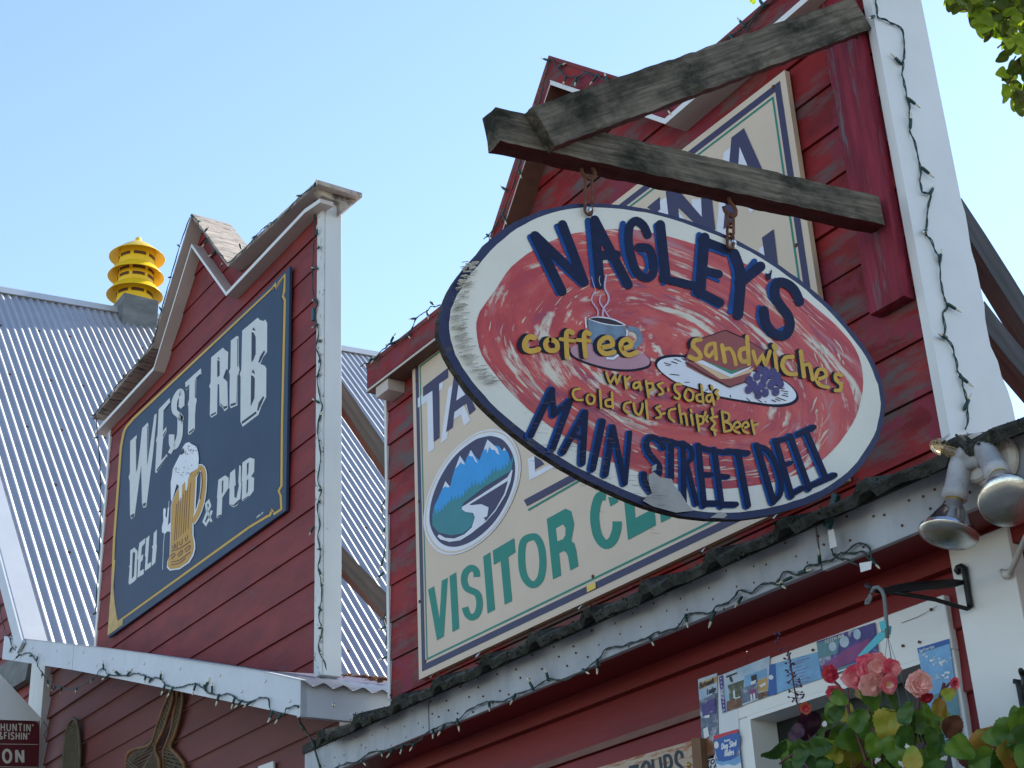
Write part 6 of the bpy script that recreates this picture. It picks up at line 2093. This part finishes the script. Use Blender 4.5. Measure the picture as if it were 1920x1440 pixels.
for q, mi in (([(285, 640), (380, 605), (380, 618), (288, 655)], 5), ([(310, 650), (330, 642), (345, 690), (325, 690)], 5), ([(495, 800), (510, 795), (515, 850), (500, 856)], 8), ([(520, 790), (535, 786), (540, 842), (525, 848)], 8), ([(360, 830), (410, 815), (410, 825), (362, 840)], 8), ([(500, 690), (550, 670), (540, 700), (500, 716)], 8), ([(575, 720), (630, 690), (630, 715), (590, 740)], 8), ([(345, 770), (360, 765), (366, 830), (350, 835)], 8)):
    a.poly(B1(q), mi)
for i in range(9):
    a.disc(B1([(240 + i*3.5, 660 + i*34)])[0], 1.3, 8, 8)
a.build('printing', PC, p)
p, a = poster('light blue notice with dark blue band on the window head', B1([(625, 552), (1082, 428), (1115, 660), (650, 815)]), PYY - 0.001, 0)
a.poly(B1([(625, 552), (714, 528), (728, 795), (650, 815)]), 1)
a.layer()
a.disc(B1([(676, 650)])[0], 4.5, 8, 12)
for i in range(8):
    x0, y0 = 850 + i*6 + (30 if i == 0 else 0), 520 + i*28
    a.ribbon(B1([(x0, y0), (x0 + 130 - (i % 3)*24, y0 - 40 + (i % 3)*7)]), 0.8, 4)
a.build('printing', PC, p)
p, a = poster('purple aurora poster with plum diagonal band on the window head', [(1531, 1203), (1639.5, 1167), (1648, 1238), (1541, 1273)], PYY - 0.003, 3)
a.poly([(1531, 1206), (1575, 1192), (1570, 1225), (1535, 1235)], 9)
a.disc((1561, 1212), 7, 2, 14, 9)
a.disc((1583, 1203), 9, 2, 14, 11)
a.disc((1607, 1189), 7, 2, 14, 10)
a.poly([(1539, 1250), (1590, 1215), (1630, 1196), (1634, 1218), (1600, 1240), (1548, 1262)], 4)
a.layer()
a.poly([(1541, 1262), (1647, 1229), (1648, 1237), (1541, 1272)], 9)
a.layer()
a.ribbon([(1566, 1261), (1646, 1234)], 2.6, 8)
a.text('TOTEM INN', (1546, 1207), (5.2, -1.9), (0.4, -6), 1.0, 8, gap=.25)
a.build('printing', PC, p)
p, a = poster('tall sky blue poster with white clouds hung at the right of the window', B2([(742, 396), (1016, 314), (1136, 1180), (900, 1262)]), PYY - 0.001, 0)
a.poly(B2([(742, 396), (1016, 314), (1022, 356), (750, 440)]), 1)
a.poly(B2([(880, 800), (1080, 740), (1136, 1180), (900, 1262)]), 9)
rc = random.Random(3)
for cx2, cy2, n_ in ((950, 520, 14), (920, 640, 14), (830, 470, 5)):
    for i in range(n_):
        a.disc(B2([(cx2 + rc.gauss(0, 45), cy2 + rc.gauss(0, 16))])[0], rc.uniform(1.5, 4.5), 2 if i % 3 else 8, 10, rc.uniform(1.2, 2.8), -.3)
for i in range(16):
    a.disc(B2([(960 + rc.uniform(0, 150), 1190 + rc.uniform(-20, 20))])[0], 1.6, 3 if i % 2 else 8, 8)
a.layer()
a.text('Denali Scenic Flights'.replace('F', 'F').replace('h', 'n'), B2([(760, 432)])[0], (2.35, -.72), (0.3, -5.2), 0.8, 2, gap=.2)
a.build('printing', PC, p)
p, a = poster('Summer Dog Sled Rides leaflet with red top strip beside the window', B1([(175, 1160), (386, 1100), (424, 1480), (205, 1520)]), PYY - 0.003, 1, 'brochure', 'brochure')
a.poly(B1([(175, 1160), (386, 1100), (388, 1128), (178, 1192)]), 6)
a.poly(B1([(180, 1195), (390, 1130), (408, 1330), (192, 1370)]), 11)
a.poly(catmull(B1([(196, 1200), (388, 1135), (398, 1260), (340, 1350), (230, 1370), (200, 1320)]), 3, closed=True), 1)
a.poly(B1([(195, 1372), (260, 1385), (330, 1370), (408, 1325), (424, 1480), (205, 1520)]), 0)
a.layer()
a.disc(B1([(200, 1240)])[0], 4.5, 8, 10, 7)
a.poly(B1([(200, 1400), (250, 1420), (300, 1405), (360, 1420), (415, 1390), (420, 1440), (205, 1480)]), 8)
a.layer()
a.text('Summer', B1([(268, 1215)])[0], (2.6, -.75), (0.3, -4.6), 0.9, 8, gap=.2)
a.text('Dog Sled', B1([(246, 1278)])[0], (5.6, -1.5), (0.5, -10.5), 2.0, 8, gap=.16)
a.text('Rides', B1([(274, 1340)])[0], (6.0, -1.5), (0.5, -11), 2.0, 8, gap=.18)
a.build('printing', PC, p)
p, a = poster('cream leaflet with dark capitals tucked below the lodge brochure', B1([(84, 1376), (190, 1348), (206, 1500), (94, 1520)]), PYY - 0.001, 8, 'brochure', 'brochure')
a.text('TO', B1([(116, 1416)])[0], (9.5, -2.6), (0.4, -8), 2.2, 5, gap=.2)
a.text('ALA', B1([(112, 1462)])[0], (9.0, -2.6), (0.4, -8), 2.2, 5, gap=.2)
a.build('printing', PC, p)
# tacks and wire on the white window head
b = MB()
for u, v in ((1747, 1143), (1725, 1204), (1525, 1219), (1694, 1211)):
    b.lathe(PY(u, v, FY - 0.029), (0, -1, 0), [(0.0035, 0), (0.0045, 0.004), (0.002, 0.006)], 8, cap1=True)
b.tube([PY(1690, 1168, FY - 0.031), PY(1720, 1157, FY - 0.031), PY(1746, 1143, FY - 0.036), PY(1757, 1136, FY - 0.036)], 0.0007, 4)
b.build('tacks_and_wire', m_rust, wn)

# ================================================================== TOURS SIGN
D9 = TR(1140, 1350, 9.6)
ty = FY - 0.045
ts = thing('tours_sign', PY(1300, 1440, ty), 'weathered wooden Tours sign with brown frame on the red wall', 'sign')
b = MB()
b.prism([PY(u, v, ty) for u, v in D9([(-1600, 1270), (1500, 372), (1590, 1700), (-1500, 2500)])], Vector((0, 0.025, 0)))
b.build('board', mat('peeling cream sign boards', (0.42, 0.33, 0.25), 0.8, var=.12, scale=6, stretch=(1, 1, 8), patch=(0.28, 0.10, 0.04), pcut=0.56, pscale=10, pstretch=(1, 1, 6), bump=0.6), ts)
b = MB()
b.prism([PY(u, v, ty - 0.012) for u, v in D9([(1500, 330), (1655, 322), (1760, 1700), (1590, 1700)])], Vector((0, 0.05, 0)))
b.build('frame', mat('brown stained frame', (0.16, 0.085, 0.045), 0.7, var=.2, scale=9), ts)
a = Art(lambda u, v, o: PY(u, v, ty - o))
a.poly(D9([(375, 830), (548, 790), (556, 860), (500, 880), (545, 1350), (470, 1370), (430, 900), (380, 915)]), 0)
a.ribbon(catmull(D9([(672, 760), (610, 880), (615, 1100), (680, 1280), (760, 1200), (765, 960), (735, 800)]), 4, closed=True), 6.5, 0, closed=True)
a.ribbon(catmull(D9([(800, 705), (830, 1050), (880, 1180), (950, 1140), (970, 1000), (932, 665)]), 4), 5.5, 0)
a.ribbon(D9([(1010, 640), (1065, 1170)]), 5.5, 0)
a.ribbon(catmull(D9([(1005, 655), (1090, 640), (1135, 720), (1130, 830), (1040, 900)]), 4), 6, 0)
a.ribbon(D9([(1070, 880), (1190, 1130)]), 5.5, 0)
a.ribbon(catmull(D9([(1340, 690), (1320, 600), (1260, 570), (1220, 650), (1235, 770), (1300, 830), (1360, 910), (1370, 1020), (1310, 1080), (1250, 1020)]), 4), 6, 0)
a.build('lettering', [flat('dark slate lettering', (0.025, 0.035, 0.05), 0.6)], ts)
b = MB()
b.lathe(PY(1292, 1434, ty), (0, -1, 0), [(0.008, 0), (0.008, 0.004), (0.003, 0.008)], 10, cap1=True)
b.build('brass_screw', m_brass, ts)

# ================================================================== HUNTING AND FISHING SIGN
hx = -9.9
hs = thing('hunting_sign', PX(70, 1500, hx), 'dark red Huntin and Fishin hanging sign with white pediment by the pub corner', 'sign')
m_hred = flat('oxblood sign paint', (0.085, 0.010, 0.014), 0.5, var=.15)
b = MB()
b.prism([PX(u, v, hx) for u, v in ((-140, 1345), (75, 1349), (70, 1520), (-145, 1520))], Vector((-0.03, 0, 0)))
b.build('board', m_hred, hs)
b = MB()
b.prism([PX(u, v, hx + 0.008) for u, v in ((-140, 1340), (-35, 1226), (77, 1346), (77, 1352), (-140, 1345))], Vector((-0.05, 0, 0)))
b.build('pediment', m_white, hs)
a = Art(lambda u, v, o: PX(u, v, hx + o), start=.002)
a.text("HUNTIN'", K5([(8, 1052)])[0], (11.6, .25), (0.0, -13.2), 2.2, 0, gap=.3)
a.text("&FISHIN'", K5([(-14, 1138)])[0], (10.4, .25), (0.0, -12.6), 2.2, 0, gap=.3)
a.text('TION', K5([(-150, 1378)])[0], (22, .2), (-.5, -23), 5, 0, gap=.4)
a.ribbon(K5([(-200, 1188), (395, 1195)]), 1.0, 0)
a.ribbon(K5([(-200, 1425), (395, 1432)]), 1.0, 0)
a.ribbon(K5([(370, 960), (400, 958), (402, 985)]), 1.0, 0)
a.build('lettering', [flat('cream sign lettering', (0.50, 0.45, 0.38), 0.5)], hs)
b = MB()
pp = PX(76, 1352, hx)
b.tube([pp + Vector((0, 0.02, 0)), pp + Vector((0, 0.05, -.04)), pp + Vector((0, .03, -.09)), pp + Vector((0, .05, -.12))], 0.003, 5)
b.build('hanging_wire', m_rust, hs)

# ================================================================== SNOWSHOES
m_ash = mat('varnished ash frame', (0.17, 0.07, 0.022), 0.5, var=.4, scale=14)
m_ash2 = mat('weathered ash frame', (0.10, 0.085, 0.05), 0.75, var=.35, scale=14)
m_gut = mat('rawhide lacing', (0.11, 0.088, 0.052), 0.7, var=.3, scale=20)


def snowshoe(label, left, right, y, m, lace=0.011):
    """left and right rails as pixel paths from the tail down; lacing between them"""
    l3 = [PY(u, v, y) for u, v in catmull(left, 5)]
    r3 = [PY(u, v, y) for u, v in catmull(right, 5)]
    s = thing('snowshoe', l3[0], label, 'snowshoe', 'old snowshoes hung on the pub wall')
    b = MB()
    b.tube(l3, 0.011, 8)
    b.tube(r3, 0.011, 8)
    b.build('frame', m, s, smooth=True)
    b = MB()
    n = min(len(l3), len(r3))
    zt_, zb2 = min(l3[0].z, r3[0].z), max(l3[-1].z, r3[-1].z)

    def atz(L_, z):
        for p_, q in zip(L_, L_[1:]):
            if (p_.z - z)*(q.z - z) <= 0 and abs(p_.z - q.z) > 1e-6:
                return p_.lerp(q, (p_.z - z)/(p_.z - q.z))
        return L_[-1]
    z = zt_ - 0.03
    while z > zb2:
        a_, c_ = atz(l3, z), atz(r3, z)
        wd = (a_ - c_).length
        a2, c2 = atz(l3, z - max(0.03, wd*.5)), atz(r3, z - max(0.03, wd*.5))
        b.tube([a_, c2], 0.0036, 5)
        b.tube([c_ + Vector((0, .003, 0)), a2 + Vector((0, .003, 0))], 0.0036, 5)
        b.tube([a_ + Vector((0, .006, 0)), c_ + Vector((0, .006, 0))], 0.0036, 5)
        z -= lace*1.6
    b.build('lacing', m_gut, s)
    return s


K6 = TR(200, 1260, 8.0)
snowshoe('narrow olive snowshoe hung alone on the pub wall near its corner board', K5([(765, 925), (720, 980), (690, 1090), (668, 1250), (655, 1420), (650, 1700), (690, 2000)]), K5([(765, 925), (800, 965), (820, 1090), (830, 1250), (826, 1420), (815, 1700), (760, 2000)]), FY - 0.045, m_ash2, .007)
snowshoe('orange snowshoe leaning left at the front of the crossed pair', K6([(975, 240), (940, 350), (850, 560), (760, 820), (680, 1060), (560, 1125), (420, 1155), (320, 1240), (295, 1440), (330, 1800)]), K6([(990, 240), (1000, 400), (930, 640), (860, 860), (770, 1040), (735, 1180), (790, 1320), (790, 1500), (740, 1800)]), FY - 0.05, m_ash)
snowshoe('snowshoe with bright varnished right rail behind its crossed partner', K6([(1075, 250), (1060, 400), (1010, 640), (975, 860), (900, 1080), (860, 1200), (850, 1440), (880, 1800)]), K6([(1140, 250), (1150, 400), (1125, 560), (1080, 780), (1030, 940), (965, 1120), (1040, 1220), (1110, 1300), (1180, 1440), (1160, 1800)]), FY - 0.03, m_ash)
b = MB()
b.prism([PY(u, v, FY - 0.03) for u, v in ((484, 1437), (512, 1427), (514, 1470), (482, 1475))], Vector((0, 0.01, 0)))
tag(b.build('wall_notice', m_white, None, origin=PY(498, 1450, FY - 0.02)), 'small white notice card low on the pub siding', 'notice')

# ================================================================== TREE
def PD(u, v, d):
    r_ = ray(u, v)
    return EYE + r_*d


m_tleaf = leafmat('poplar leaf painted sunlit', (0.20, 0.30, 0.015), (0.30, 0.38, 0.025), 0.65, 8)
m_tleaf2 = leafmat('poplar leaf painted shaded', (0.07, 0.11, 0.010), (0.11, 0.15, 0.015), 0.5, 8)  # sun and shade put into two leaf colours, dealt out at random
m_bark = mat('grey tree bark', (0.14, 0.115, 0.09), 0.9, var=.4, scale=12, stretch=(1, 1, .3), bump=.8)
D0 = 6.4
trunk_top = PD(2320, -160, D0)
tbase = Vector((trunk_top.x + 0.25, trunk_top.y + 0.5, 0))
tree = thing('poplar_tree', tbase, 'leafy poplar branches with backlit yellow green leaves at the top right', 'tree')
b = MB()
tp = [tbase, tbase.lerp(trunk_top, .35) + Vector((.1, 0, 0)), tbase.lerp(trunk_top, .7), trunk_top, trunk_top + Vector((-.1, .1, 1.6))]
b.tube(tp, [0.16, .14, .12, .10, .05], 14)
b.build('trunk', m_bark, tree, smooth=True)
b = MB()
tips = []
for pth in ([(2320, -120), (2150, -40), (2000, 0), (1900, 30), (1820, 20)], [(2300, 40), (2100, 60), (1960, 95), (1905, 120), (1880, 150)], [(2310, -200), (2100, -140), (1940, -90), (1830, -60), (1770, -20)], [(2300, 100), (2080, 130), (1960, 160), (1920, 185)], [(1830, -60), (1640, -85), (1500, -60), (1430, -30), (1412, -6)]):
    pts = [PD(u, v, D0 + 0.15*math.sin(i*1.7)) for i, (u, v) in enumerate(catmull(pth, 5))]
    k_ = len(pts)
    b.tube(pts, [0.035*(1 - i/k_) + 0.004 for i in range(k_)], 7)
for u, v, u2, v2 in ((1905, 60, 1870, 90), (1880, 20, 1850, 75), (1830, 10, 1800, 20), (1905, 105, 1890, 130), (1915, 120, 1880, 170), (1920, 160, 1912, 195)):
    b.tube([PD(u, v, D0), PD(u2, v2, D0)], .0035, 5)
b.build('branches', m_bark, tree, smooth=True)
rt = random.Random(17)
b = MB()


def inside(u, v):
    if v < 0 or u > 1925:
        return True
    lim = [(1768, 0), (1790, 14), (1806, 26), (1818, 14), (1824, 40), (1846, 66), (1868, 54), (1876, 78), (1892, 92), (1902, 80), (1912, 98), (1921, 100)]
    for (a0, b0), (a1, b1) in zip(lim, lim[1:]):
        if a0 <= u <= a1:
            return v < b0 + (b1 - b0)*(u - a0)/(a1 - a0) - 8
    return False


n_ = 0
while n_ < 760:
    u, v = (rt.uniform(1772, 1960), rt.uniform(-60, 215)) if n_ % 2 else (rt.uniform(1772, 2250), rt.uniform(-150, 260))
    if not inside(u, v):
        continue
    if u < 1925 and v > 0 and rt.random() < 0.05:
        continue
    d_ = D0 + rt.uniform(-.5, .5)
    nrm = Vector((rt.gauss(0, 1), rt.gauss(0, 1), rt.gauss(0.3, .7)))
    if abs(nrm.normalized().dot(FWD)) < 0.35:
        nrm = nrm - FWD*0.8
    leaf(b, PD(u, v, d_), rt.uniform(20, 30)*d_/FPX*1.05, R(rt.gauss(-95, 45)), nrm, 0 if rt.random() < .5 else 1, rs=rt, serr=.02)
    n_ += 1
for u, v, s_, an, mi in ((1878, 108, 22, 215, 1), (1878, 138, 26, 200, 0), (1886, 148, 20, -70, 1), (1884, 176, 30, -95, 0), (1898, 140, 24, -60, 1), (1905, 165, 26, -80, 1), (1912, 185, 32, -95, 1), (1905, 196, 24, -110, 0), (1916, 130, 24, 180, 1), (1919, 150, 26, -90, 1), (1915, 205, 24, -80, 1), (1900, 126, 24, 100, 1), (1776, 2, 18, -100, 0), (1792, 14, 24, -110, 1), (1782, 12, 20, -105, 1), (1843, 56, 28, -90, 0), (1828, 38, 26, -100, 1), (1850, 64, 26, -100, 1), (1893, 88, 30, -95, 1), (1870, 46, 28, -80, 1), (1412, 2, 12, -70, 0)):
    d_ = D0 + rt.uniform(-.2, .2)
    leaf(b, PD(u, v, d_), s_*d_/FPX, R(an), -FWD + Vector((rt.gauss(0, .4), rt.gauss(0, .4), rt.gauss(0, .4))), mi, rs=rt, serr=.02)
for i in range(60):
    t = rt.random()
    leaf(b, PD(1420 + 400*t, -45 - 45*math.sin(t*3) + rt.uniform(-25, 5), D0 + rt.uniform(-.1, .1)), rt.uniform(20, 30)*D0/FPX, R(rt.gauss(-95, 45)), Vector((rt.gauss(0, 1), rt.gauss(0, 1), rt.gauss(.3, 1))), rt.choice((0, 1)), rs=rt, serr=.02)
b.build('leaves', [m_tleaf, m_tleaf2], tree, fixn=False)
